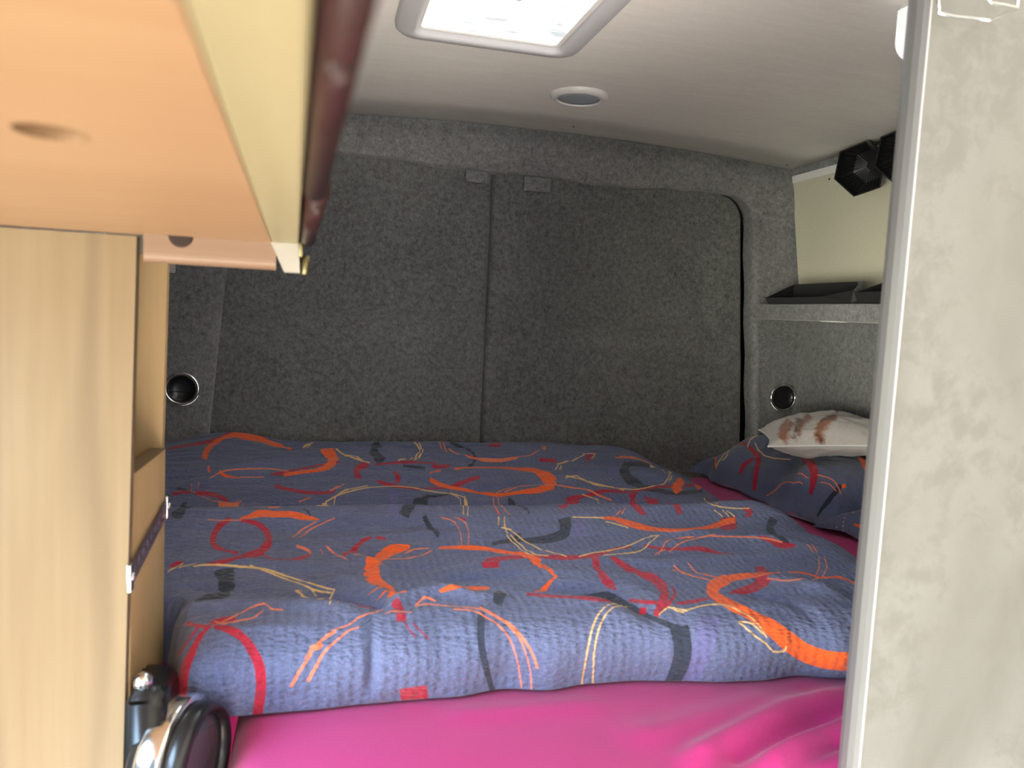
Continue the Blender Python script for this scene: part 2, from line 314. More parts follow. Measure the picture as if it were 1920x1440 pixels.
# traced lines of the printed cloth, in the cloth's own grid coordinates (left edge, right edge pairs, x 1e-4)
STROKES = {
 'duvet': {
  'O': '''1381 8866 1308 8918 1400 9011 1320 9067 1411 9122 1309 9223 1420 9230 1304 9369 1430 9342 1332 9491 1447 9464 1390 9602 1500 9538 1470 9692 1578 9614 1563 9753 1659 9640 1651 9818 1707 9625 1719 9818 1769 9590 1780 9818 1881 9581 1889 9832 2007 9571 2021 9810 2125 9523 2145 9754 2255 9469 2270 9702 2429 9354 2407 9556 2603 9279 2595 9328
3115 9013 3122 9413 3152 8944 3213 9327 3168 8880 3330 9110 3168 8759 3343 8933 3179 8713 3335 8636 3189 8673 3335 8455 3187 8580 3279 8373 3153 8476 3197 8328 3082 8397 3099 8295 2984 8348 2991 8282 2871 8323 2876 8269 2751 8303 2756 8242 2627 8284 2633 8214
1455 8596 1479 8613 1571 8326 1601 8330
1711 8277 1726 8324 1753 8237 1767 8283 1811 8200 1817 8255 1910 8181 1912 8230 2022 8172 2023 8202
4771 8189 4808 8254 4830 8124 4872 8206 4900 8052 4937 8154 4988 7983 5009 8096 5090 7940 5096 8053 5209 7916 5208 8029 5331 7897 5331 8010 5450 7868 5453 7982 5569 7834 5575 7945 5688 7787 5700 7875 5804 7754 5815 7843 5914 7755 5916 7836 6020 7771 6018 7840 6126 7784 6123 7851 6234 7797 6229 7867
6206 7794 6207 7871 6323 7786 6323 7885 6441 7784 6434 7913 6560 7796 6536 7954 6671 7832 6612 8025 6762 7914 6642 8107 6821 8134 6623 8041 6813 8318 6617 8021 6756 8384 6577 8118 6694 8491 6550 8210 6602 8570 6537 8333 6503 8622 6476 8401 6411 8668 6403 8472 6335 8666 6335 8501 6265 8646 6268 8521
6301 8646 6301 8542 6158 8688 6156 8577 6026 8725 6019 8612 5921 8752 5910 8654 5823 8752 5811 8679 5718 8752 5708 8679 5613 8752 5605 8671
5198 8551 5189 8605 5276 8560 5266 8623 5353 8570 5344 8653 5441 8582 5433 8684 5550 8604 5547 8719 5670 8638 5673 8730 5782 8649 5791 8752 5872 8639 5883 8752 5952 8616 5963 8752 6037 8592 6045 8734 6131 8564 6137 8714 6229 8532 6232 8680 6327 8499 6329 8646
4821 8355 4807 8407 4869 8421 4848 8484
4895 8403 4883 8476 4983 8474 4964 8553
2374 5839 2362 5906 2426 5846 2405 5969 2479 5860 2446 6035 2527 5891 2483 6125 2572 5914 2536 6221 2633 5913 2614 6190 2713 5906 2695 6147 2807 5914 2789 6153 2899 5918 2888 6154 2972 5886 2970 6118 3047 5850 3047 6068 3134 5846 3132 5994 3222 5852 3222 5906
4184 4766 4167 4617 4083 4774 4062 4524 3978 4744 3970 4377 3877 4614 3909 4202 3790 4406 3868 3987 3725 4107 3770 3741 3642 3777 3578 3536 3414 3521 3435 3417 3012 3235 3252 3285 2423 2868 3008 3127 2148 2625 2613 2876
2509 2801 2245 2729 2677 2915 2778 3078 2211 2642 3356 3360 2176 2555 2997 3097 2231 2333 2569 2806 2315 2235 2422 2636 2387 2121 2408 2487 2449 2047 2468 2382 2517 2055 2533 2290
4498 4597 4520 4726 4580 4575 4606 4724 4661 4555 4691 4717 4742 4534 4774 4696 4824 4507 4855 4660 4904 4469 4936 4621 4975 4411 5012 4578 5037 4348 5077 4522 5096 4284 5133 4447 5153 4195 5189 4370 5214 4112 5250 4309 5275 4028 5307 4221 5337 3942 5368 4146
5301 4028 5340 4208 5345 3866 5401 4101 5339 3714 5458 3963 5308 3613 5482 3839 5168 3413 5449 3674 4874 3110 5201 3332 4652 2869 4754 2933
4772 2931 4695 2859 4543 2793 4452 2682 4353 2663 4323 2589 4216 2574 4198 2440 4091 2400 4092 2197
2920 2106 2919 2145 2979 2110 2978 2170 3037 2102 3037 2191 3097 2098 3104 2296 3163 2105 3173 2412 3235 2154 3245 2471 3313 2265 3320 2499 3383 2308 3391 2504 3452 2342 3461 2501 3522 2378 3529 2497
6681 5701 6693 5764 6731 5680 6750 5779 6778 5653 6810 5797 6821 5595 6872 5798 6864 5515 6935 5774 6904 5403 6996 5733 6945 5295 7050 5672 6994 5224 7098 5593 7050 5180 7140 5489 7105 5136 7185 5411 7159 5097 7237 5370 7213 5065 7292 5340 7272 5031 7355 5313 7332 4976 7426 5278 7396 4915 7503 5243 7461 4856 7583 5226 7534 4825 7670 5236 7614 4813 7760 5256 7699 4820 7850 5287 7800 4874 7938 5320 7914 4970 8022 5353 8019 5050 8104 5394 8140 5186 8190 5461 8236 5272 8281 5550 8315 5337 8362 5606 8374 5371 8427 5633 8424 5389 8480 5645 8475 5404 8531 5657
9037 8261 9037 8108 8895 8145 8955 7947 8767 7955 8943 7920 8739 7764 8950 7921 8730 7669 8945 7825
9245 8010 9280 8202 9444 8219 9365 8219
7656 2682 7735 2773 7721 2660 7794 2749 7790 2645 7854 2723 7851 2617 7906 2685 7888 2553 7944 2627 7928 2477 7970 2543 7990 2426 8022 2488 8080 2423 8108 2484 8180 2437 8209 2496 8267 2419 8298 2476 8330 2342 8365 2398 8378 2224 8415 2282 8412 2082 8461 2160
6376 2157 6411 2438 6512 2294 6581 2587 6636 2407 6780 2712 6734 2460 6914 2756 6826 2487 7013 2767 6918 2508 7105 2775 7015 2521 7198 2775 7134 2525 7307 2766 7246 2516 7414 2753 7365 2562 7507 2752 7519 2658 7595 2754
6816 2764 6623 2330 6734 2732 6555 2260 6638 2686 6494 2196 6518 2603 6454 2143 6405 2475 6433 2107 6327 2316 6421 2087 6262 2115 6423 2097 6224 1925 6420 2113 6211 1782 6411 2086 6207 1660 6411 2020 6210 1548 6417 1891 6225 1444 6442 1780 6256 1365 6467 1673 6297 1302 6480 1564 6334 1234 6500 1466 6367 1169 6534 1394 6395 1103 6575 1344 6422 1037 6613 1292 6452 971 6646 1228 6487 903 6677 1152 6525 831 6713 1077 6565 760 6754 1004 6605 689 6797 930 6650 614 6838 859 6708 537 6882 791 6778 457 6933 720 6862 375 6983 655 6960 297 7031 607 7049 246 7082 573 7127 213 7138 547 7197 192 7193 529 7260 180 7242 518 7322 175 7289 514 7391 172 7343 512 7476 168 7413 509 7580 157 7505 500 7696 135 7608 483''',
  'R': '''753 9313 689 9440 881 9335 817 9470 1010 9358 950 9498 1144 9376 1089 9515 1275 9402 1223 9543 1392 9464 1350 9629 1505 9517 1469 9715 1594 9613 1541 9839 1665 9666 1666 9796 1709 9682 1729 9796 1754 9686 1776 9796
2444 8245 2443 8278 2499 8240 2496 8295 2554 8236 2549 8311 2608 8240 2597 8327 2649 8258 2630 8342 2681 8282 2664 8362 2742 8311 2726 8396 2860 8354 2840 8438 3002 8426 2980 8494 3126 8487 3108 8537 3218 8528 3197 8587 3294 8572 3276 8626 3370 8620 3357 8667
5406 9146 5411 9239 5482 9043 5510 9125 5561 8998 5582 9038 5631 8966 5653 9006 5698 8940 5721 8980
3781 8702 3832 8545 3643 8577 3729 8428 3637 8309 3722 8329 3673 8166 3749 8244
4232 8389 4271 8481 4270 8254 4346 8270 4219 8104 4283 8073
3937 8120 3949 8165 3987 8083 4002 8130 4041 8048 4057 8110 4105 8008 4117 8091 4179 7975 4185 8075 4259 7954 4259 8057 4346 7931 4341 8032 4440 7915 4433 8003 4538 7908 4533 7976 4637 7900 4634 7947
3930 8584 3920 8623 4044 8600 4034 8645 4160 8612 4149 8670 4276 8627 4266 8687 4393 8641 4386 8703 4512 8650 4507 8728 4632 8660 4634 8773 4752 8687 4762 8801 4874 8706 4892 8825
4693 7927 4687 7962 4808 7932 4800 7976 4924 7941 4913 7999 5040 7959 5027 8048 5158 8008 5141 8085 5284 8055 5273 8164 5403 8114 5409 8255 5490 8162 5504 8300 5571 8211 5583 8331
4830 8565 4815 8654 4963 8585 4951 8690 5099 8598 5091 8727
2514 7935 2511 8045 2584 7909 2576 8009 2665 7883 2653 7968 2774 7850 2759 7931 2896 7826 2880 7903 3037 7799 3020 7873 3175 7780 3156 7858 3285 7787 3264 7858 3384 7806 3366 7865
5363 6212 5392 6301 5393 5976 5420 6048
1207 7830 1164 7895 1244 7849 1203 7919 1285 7862 1248 7942 1344 7858 1313 7938 1411 7849 1383 7924
1491 7837 1452 7938 1570 7823 1530 7933 1652 7801 1613 7918 1737 7773 1706 7884 1820 7741 1801 7839 1895 7706 1894 7771 1969 7663 1973 7713
2222 5939 2276 5759 2176 5790 2230 5610 2136 5600 2191 5474 2110 5364 2171 5235 2093 5065 2156 5008 2094 4804 2150 4865 2128 4588 2157 4755 2191 4470 2200 4626 2261 4372 2261 4530 2321 4313 2319 4430 2380 4263 2378 4361
2380 5748 2374 5838 2466 5718 2461 5822 2544 5666 2548 5788 2608 5554 2630 5707 2650 5393 2700 5556 2666 5168 2738 5232 2654 4906 2719 4798 2618 4737 2674 4480 2570 4590 2625 4240 2520 4434 2568 4115 2461 4323 2509 4010 2398 4237 2447 3932 2335 4142 2373 3884 2281 4003 2283 3821 2223 3894 2187 3763 2165 3854 2123 3753 2107 3827 2078 3762
2627 4236 2632 4305 2688 4081 2691 4167 2755 3899 2752 4065 2807 3815 2828 3993 2871 3787 2900 3990 2972 3877 2961 4048 3038 3976 3013 4142 3078 4044 3050 4251 3112 4143 3087 4375
3451 4048 3421 4254 3495 4148 3475 4443 3549 4400 3531 4574 3616 4617 3601 4767 3683 4808 3678 4958 3740 4909 3743 5016 3797 4976 3800 5040
3853 4952 3870 5066 3932 4910 3951 5034
4863 5795 4872 5859 4950 5714 4958 5771
4716 3442 4982 3993 4859 3555 5030 3976 4969 3639 5091 3964 5093 3701 5179 3964 5216 3747 5278 3974 5335 3804 5375 3999 5433 3829 5470 4009 5491 3776 5549 3957 5541 3719 5620 3900 5606 3690 5689 3857 5674 3665 5762 3834 5743 3643 5844 3834 5819 3631 5931 3847 5911 3639 6020 3860 6020 3677 6106 3883 6128 3754 6179 3941 6225 3839 6251 4033 6329 3982 6342 4140 6428 4106 6455 4264 6539 4178 6571 4321 6659 4240 6688 4357
4675 3507 4883 3782 4733 3422 4963 3669
6083 3776 6167 3807 5900 3499 6017 3546 5641 3241 5865 3366 5198 2863 5598 3117 5021 2625 5239 2799 5020 2475 5129 2613 5062 2278 5128 2452
5064 2741 5398 2973 4992 2575 5166 2730 5006 2442 5086 2563 5046 2306 5093 2445 5089 2217 5116 2287
6171 3568 6299 3729 6131 3466 6265 3598 6065 3350 6243 3507 5984 3227 6221 3422 5886 3091 6185 3323 5706 2886 6133 3211 5652 2770 6078 3107 5641 2683 5983 2976 5640 2596 5924 2872 5655 2522 5895 2786 5666 2409 5857 2684 5684 2297 5818 2560 5702 2178 5817 2438
5636 2505 5868 2745 5642 2296 5800 2572 5644 2131 5792 2361 5620 1986 5775 2128 5588 1867 5688 1818 5506 1679 5565 1570 5421 1552 5460 1435 5357 1472 5382 1360 5297 1395 5317 1302
5848 2318 5873 2346 5833 2148 5870 2182 5790 1958 5823 1942 5685 1740 5695 1674 5566 1561 5569 1498 5495 1488 5492 1430 5432 1437 5429 1396
5669 1523 5707 1617 5738 1550 5781 1653 5807 1573 5855 1684 5886 1594 5933 1707 5980 1618 6021 1729 6082 1657 6120 1768 6184 1705 6221 1813
5165 1765 5200 1852 5215 1652 5260 1756 5275 1592 5315 1673 5341 1565 5379 1641 5409 1545 5446 1617
8122 4859 8344 5655 8390 5067 8539 5654
5907 9519 6017 9818 6126 9562 6189 9839
6699 8902 6769 9018 6829 8874 6905 8996 6959 8843 7041 8974
7644 8986 7652 9133 7867 9262 7830 9406
8044 7781 8056 7854 8144 7807 8152 7878 8241 7831 8248 7899 8348 7850 8356 7919 8473 7860 8482 7932 8610 7867 8619 7944 8753 7880 8763 7961 8907 7919 8917 8005 9072 8007 9089 8088 9271 8148 9334 8261
8104 7829 8111 7736 8022 7780 8037 7676 7917 7687 8007 7648 7268 6492 7999 7623 7237 6281 7394 6492 7252 6054 7365 6269 7296 5886 7361 6006
8016 7813 7998 7768 7888 7832 7869 7778 7758 7852 7739 7784 7636 7858 7621 7782 7529 7836 7521 7770 7434 7806 7431 7756 7339 7784 7331 7733 7231 7770 7208 7688 7111 7741 7089 7657 6995 7705 6503 6535 6895 7669 6457 6552 6345 6535 6358 6421 6284 6535 6265 6238
8165 7638 8191 7668 7691 6492 8346 7596
7800 6492 8487 7589 7910 6513 7926 6513 7845 6275 8020 6513 7826 6103 7921 6211 7803 5924 7886 6004
8552 6407 9631 8091 8677 6407 8661 6407
8731 5855 8838 6020 8764 5746 8851 5778 8709 5714 8720 5566
8312 4223 8347 4291 8352 4121 8402 4220 8399 4032 8457 4147 8444 3926 8511 4061 8482 3811 8563 3991 8550 3790 8612 3950 8624 3805 8666 3917
6845 4284 6866 4338 6892 4218 6920 4295 6937 4142 6972 4248 6994 4085 7031 4203 7065 4034 7105 4175 7146 3998 7190 4158 7225 3979 7269 4144 7298 3972 7343 4146 7365 3972 7416 4158 7425 3961 7483 4149 7473 3932 7530 4098 7514 3886 7570 4035 7556 3821 7619 3977 7601 3740 7677 3899 7635 3636 7723 3789 7663 3534 7743 3652
7043 2487 7619 3115 7073 2421 7713 3129 7067 2464 7619 2922 7115 2555 7225 2362 7087 2469 7079 2157 7022 2411 6951 2064 6901 2325 6841 2052 6745 2202 6706 2028 6581 2078 6547 1952
3960 2068 3981 2188 4027 1997 4062 2172 4096 1944 4142 2161 4169 1895 4228 2147 4257 1855 4324 2122 4353 1817 4424 2080 4441 1769 4518 2037 4517 1721 4598 1985 4588 1675 4660 1889 4659 1643 4730 1847 4733 1628 4802 1820 4807 1619 4875 1802 4882 1616 4955 1814
5162 1434 5213 1547 5215 1419 5263 1525
2327 1840 2406 1958 2332 1737 2435 1880 2329 1651 2453 1764 2305 1526 2413 1543 2286 1396 2390 1405
2349 1388 2366 1409 2382 1227 2398 1241 2419 1071 2434 1084
2441 1319 2457 1337 2496 1157 2510 1174 2556 1002 2570 1017
1935 1815 1977 2118 2034 1784 2079 2063 2136 1774 2175 1988
2324 -11 2251 237 2412 -11 2339 246 2489 -11 2429 251 2579 -19 2520 254
417 1415 426 1498 465 1380 476 1489 512 1349 528 1479 554 1316 580 1451 593 1279 629 1398 631 1234 676 1341 663 1180 719 1280 689 1118 756 1202 712 1048 787 1120 733 971 815 1038 754 891 841 948 774 808 863 853 788 729 882 755 798 649 895 658 803 564 903 562 806 481 907 471 807 407 909 387 805 336 908 307 803 261 904 228 799 186 898 153 795 112 890 80 791 43 884 -11
358 1485 374 1439 304 1400 331 1348 257 1319 295 1268 223 1232 271 1178 196 1155 251 1079 162 1108 232 983 130 1076 215 897 110 1030 199 825 95 966 185 748 76 894 177 638 63 802 172 527 63 664 172 440 66 523 173 353
249 1446 262 1418 213 1378 227 1347 177 1342 191 1303 142 1329 157 1277 110 1333 127 1263 80 1368 98 1269 50 1482 68 1332
392 1496 391 1615 462 1535 464 1673 527 1571 536 1720 585 1598 597 1717 643 1623 652 1699
159 1674 172 1724 198 1525 215 1610 252 1445 265 1555 317 1435 323 1520 383 1435 386 1485
1815 3863 1799 4007 1902 3964 1871 4082''',
  'S': '''1601 8171 1593 8195 1653 8215 1644 8240 1704 8256 1696 8278 1762 8284 1755 8306 1831 8305 1824 8332 1908 8327 1901 8353 1987 8348 1981 8374 2072 8368 2065 8393 2161 8380 2154 8408 2246 8386 2237 8418 2320 8389 2311 8425 2390 8389 2381 8427 2460 8382 2454 8420 2535 8363 2531 8400 2609 8335 2608 8370 2683 8309 2684 8339
2022 8185 2022 8216 2127 8188 2126 8215 2232 8191 2231 8215 2337 8194 2337 8217
5067 9839 5085 9839 5070 9599 5093 9624 5158 9327 5166 9370
5115 9839 5133 9839 5131 9715 5152 9727 5139 9600 5160 9631 5192 9428 5202 9468 5293 9327 5296 9370 5418 9148 5426 9220 5504 9016 5520 9046 5601 8974 5617 9005 5701 8945 5718 8976
5694 8928 5710 8960 5851 8909 5868 8941 6005 8898 6020 8928 6158 8915 6170 8943 6294 8945 6307 8978 6393 8989 6414 9047 6490 9071 6497 9121
3328 7841 3304 7875 3417 7976 3396 8013
3358 7867 3344 7888 3488 8035 3477 8056
2171 7669 2175 7686 2402 6449 2371 6492 2447 6492 2472 6449 2533 6547 2541 6449 2634 6401 2628 6457 2720 6411 2713 6484 2802 6521 2786 6513 2907 6471 2909 6471 2938 7661 2931 7680 3015 7691 3007 7711 3085 7721 3076 7743
5750 7738 5769 7741 5417 6557 5432 6556 5408 6457 5429 6478 5392 6205 5411 6241 5398 5996 5415 6029
5823 7730 5842 7739 5516 6598 5532 6598 5514 6515 5534 6542 5502 6243 5522 6296 5519 5990 5535 6024
1394 7913 1390 7944 1503 7841 1503 7859 1619 7767 1616 7789 1738 7708 1735 7728 1854 7663 1850 7687 2136 6471 1974 7664 2261 6428 2077 7660 2128 7652 2120 7670 2154 7669 2142 7686
1346 8070 1362 8069 1374 7955 1390 7955
1442 8109 1458 8105 1455 7976 1472 7972
2012 5824 2008 5866 2066 5805 2061 5852 2121 5783 2115 5834 2179 5771 2173 5821 2242 5773 2237 5819 2310 5781 2305 5825 2378 5789 2373 5832
2954 5188 2946 5243 2993 5398 2984 5441 3033 5530 3025 5563 3092 5629 3084 5663 3149 5714 3141 5748 3182 5763 3174 5794 3208 5799 3200 5831
3035 5194 3027 5249 3073 5406 3064 5448 3115 5530 3108 5563 3191 5638 3184 5673 3274 5739 3267 5773 3341 5812 3335 5846 3406 5879 3400 5915
2965 4626 2975 4722 3020 4568 3030 4654 3065 4510 3077 4589 3084 4441 3101 4520 3097 4365 3115 4439
3203 4560 3214 4583 3236 4276 3245 4326
3267 4618 3279 4674 3353 4335 3362 4411
3354 4195 3359 4243 3468 3918 3474 3965
3552 4039 3552 4115 3631 3995 3629 4108 3709 3969 3707 4110
3569 4301 3573 4353 3627 4252 3631 4309 3685 4184 3689 4263 3742 4136 3744 4211 3803 4098 3805 4171 3879 4061 3880 4135 3961 4052 3962 4118 4052 4083 4052 4144 4143 4144 4142 4195 4226 4249 4227 4318 4304 4389 4304 4437 4359 4469 4360 4514 4407 4539 4409 4586
4082 4435 4085 4496 4155 4537 4156 4576 4226 4595 4230 4640 4300 4618 4307 4670 4376 4626 4385 4680
4659 5865 4666 5905 4740 5765 4748 5810 4806 5654 4816 5684 4837 5502 4851 5523 4833 5209 4849 5226 4812 4974 4826 4978 4766 4695 4780 4698
4820 5858 4829 5904 4887 5732 4897 5773 4939 5607 4952 5633 4949 5406 4963 5420 4919 5103 4933 5101 4884 4912 4896 4904 4829 4680 4839 4666
6914 5862 6912 5903 7031 6054 7032 6102
7016 5927 7007 5951 7123 6178 7116 6209
6892 9596 6929 9615 6864 9392 6895 9408
6950 9559 6971 9531 6890 9371 6918 9353
6066 8926 6077 8955 6202 8948 6218 8984 6348 8985 6372 9044 6519 9062 6533 9117 6668 9145 6665 9182 6758 9226 6746 9259 6826 9333 6814 9378
5691 8963 5706 8993 5820 8950 5835 8980 5949 8936 5964 8965 6064 8926 6079 8955 6159 8927 6173 8956 6241 8934 6255 8963 6324 8941 6340 8974
8240 9162 8251 9218 8343 9159 8355 9217 8447 9160 8461 9225 8555 9161 8575 9241 8672 9157 8701 9242 8786 9136 8833 9242 8896 9114 8927 9178
8328 9209 8335 9257 8486 9200 8496 9258 8655 9246 8672 9352
6743 7951 6747 7990 6900 7911 6905 7943 7049 7877 7054 7910 7174 7849 7182 7890 7281 7823 7292 7857 7357 7785 7372 7809 7431 7748 7447 7770 7531 7709 7548 7733 7632 7667 7653 7693
5820 7837 5812 7862 5892 7886 5883 7913 5964 7936 5955 7974 6042 7982 6038 8027 6134 8016 6133 8058 6234 8037 6235 8070 6340 8026 6344 8068 6457 7991 6460 8037 6583 7952 6585 7992 6710 7930 6712 7958
5949 7850 5943 7880 6144 7934 6137 7969
7823 4541 7845 4588 7910 4515 7931 4560 7992 4478 8018 4531 8066 4428 8096 4489 8137 4382 8161 4433 8199 4336 8222 4385 8250 4278 8274 4328 8301 4227 8320 4268 8351 4178 8369 4217 8397 4128 8415 4167 8440 4083 8457 4118 8485 4040 8500 4074 8530 3999 8545 4032
6898 3805 6892 3825 7016 4104 7009 4130 7121 4315 7124 4354 7241 4456 7265 4532 7378 4578 7407 4654 7500 4620 7519 4669 7604 4602 7627 4655
7059 3908 7060 3951 7116 4014 7115 4053 7172 4115 7177 4165 7240 4203 7244 4240 7324 4280 7338 4336 7432 4377 7454 4444 7551 4474 7579 4549 7663 4535 7687 4596 7766 4558 7787 4610 7867 4574 7889 4629
6826 3757 6834 3801 6988 4032 6991 4085 7042 4057 7054 4118
8799 3845 8825 3879 8761 3586 8786 3608
8864 3835 8895 3877 8815 3581 8839 3601
8788 3486 8804 3485 8609 3232 8625 3228 8336 2937 8340 2922 8120 2728 8117 2703 7965 2565 7961 2534
8857 3469 8879 3477 8695 3212 8718 3219 8434 2916 8442 2906 8195 2685 8190 2657 8005 2471 8007 2443
6584 3194 6636 3234 6470 3028 6541 3080 6329 2826 6396 2882 6324 2701 6387 2766 6364 2604 6406 2656 6404 2516 6439 2575 6462 2451 6483 2500
6847 3267 6895 3304 6709 3083 6759 3119 6542 2868 6634 2944 6543 2735 6594 2786 6586 2634 6636 2694 6591 2562 6629 2611 6588 2492 6620 2541
6437 3076 6496 3121 6302 2827 6369 2883
7192 2388 7207 2423 7263 2313 7276 2343 7338 2248 7353 2285 7419 2202 7433 2238 7516 2185 7529 2222 7621 2189 7639 2242 7740 2265 7773 2350 7839 2350 7857 2402 7906 2399 7920 2443 7969 2438 7984 2481
2194 1568 2199 1615 2253 1623 2261 1672 2316 1657 2327 1706 2394 1620 2410 1673 2476 1551 2490 1595
2594 1823 2591 1863 2667 1930 2662 1963 2731 1995 2731 2031 2790 1981 2798 2022 2849 1932 2861 1981
2600 1817 2607 1866 2649 1831 2656 1881 2698 1843 2705 1896 2747 1843 2757 1898 2796 1821 2809 1881 2846 1785 2861 1849 2898 1744 2916 1814 2955 1697 2977 1774 3016 1648 3040 1728 3077 1613 3099 1681 3139 1592 3158 1648 3199 1574 3218 1624 3249 1545 3268 1592 3283 1505 3302 1548 3309 1460 3327 1494 3339 1407 3356 1435 3378 1335 3395 1363 3417 1244 3434 1274 3456 1160 3472 1185 3493 1085 3508 1108 3528 1007 3543 1031 3566 931 3580 954
2944 1522 2956 1563 3016 1522 3029 1563 3088 1517 3102 1559 3147 1495 3163 1537 3189 1454 3206 1492 3223 1406 3240 1439 3258 1352 3275 1384 3293 1287 3312 1321 3327 1211 3346 1241 3360 1134 3378 1157 3392 1053 3410 1074 3423 962 3441 981 3450 862 3469 877 3475 748 3493 760 3501 618 3519 628 3531 474 3548 483 3565 314 3583 320 3598 163 3616 167 3629 38 3646 43
3253 1538 3287 1611 3294 1466 3325 1528 3341 1404 3367 1454 3388 1333 3414 1381 3433 1247 3460 1299 3478 1166 3504 1210 3520 1089 3546 1127 3555 1000 3580 1035 3587 905 3612 935 3618 814 3642 841 3648 725 3672 750 3676 637 3699 661 3701 556 3724 577 3721 482 3745 501 3738 413 3762 431 3757 345 3780 363
3279 1619 3304 1667 3318 1483 3340 1523 3372 1376 3390 1406 3419 1259 3439 1290 3463 1143 3481 1168 3506 1037 3524 1061 3543 932 3560 952 3570 834 3588 850 3592 737 3609 750 3614 630 3631 641 3641 510 3657 519 3669 383 3685 391 3697 263 3712 271 3713 168 3729 172 3725 83 3742 85 3743 -11 3760 -11
2231 1853 2224 1782 2146 1729 2141 1677 2048 1560 2045 1522 1970 1550 1968 1514 1889 1506 1891 1478 1827 1441 1832 1413 1768 1369 1771 1341 1683 1309 1685 1282 1597 1255 1600 1230 1529 1204 1536 1182 1467 1147 1475 1124 1399 1057 1408 1035 1340 963 1351 944 1305 889 1317 874 1278 824 1291 810
1861 1307 1860 1277 1827 1298 1827 1266 1793 1287 1795 1254 1752 1257 1758 1227 1701 1204 1710 1177 1645 1142 1656 1113 1593 1076 1606 1044 1547 1015 1561 983 1503 957 1520 925 1464 897 1484 867 1433 832 1456 805 1407 765 1432 740 1382 696 1408 670 1354 623 1382 595 1327 546 1355 518 1299 470 1329 440
1613 1238 1619 1212 1555 1193 1561 1167 1497 1152 1504 1125 1444 1101 1453 1074 1397 1033 1408 1010 1356 958 1369 938 1317 885 1330 865
1330 888 1354 857 1290 798 1314 769 1251 711 1275 682 1216 628 1241 600 1186 549 1213 522 1160 474 1189 446 1135 399 1165 370
1355 916 1338 1025 1461 961 1446 1073
507 1578 506 1607 582 1647 581 1679 659 1726 657 1757 739 1840 738 1881 816 1936 815 1970 901 1997 900 2028 975 2015 977 2047 1011 1963 1018 1992 1041 1891 1048 1923 1096 1866 1101 1899 1157 1854 1161 1885
429 1587 436 1616 467 1546 473 1577 518 1523 520 1556 604 1560 606 1592 699 1613 701 1644 773 1638 776 1671 842 1673 842 1708 905 1758 903 1792 967 1878 963 1908
33 2629 35 2635 92 1974 90 2024 135 1744 136 1781 171 1632 172 1658 208 1565 210 1595''',
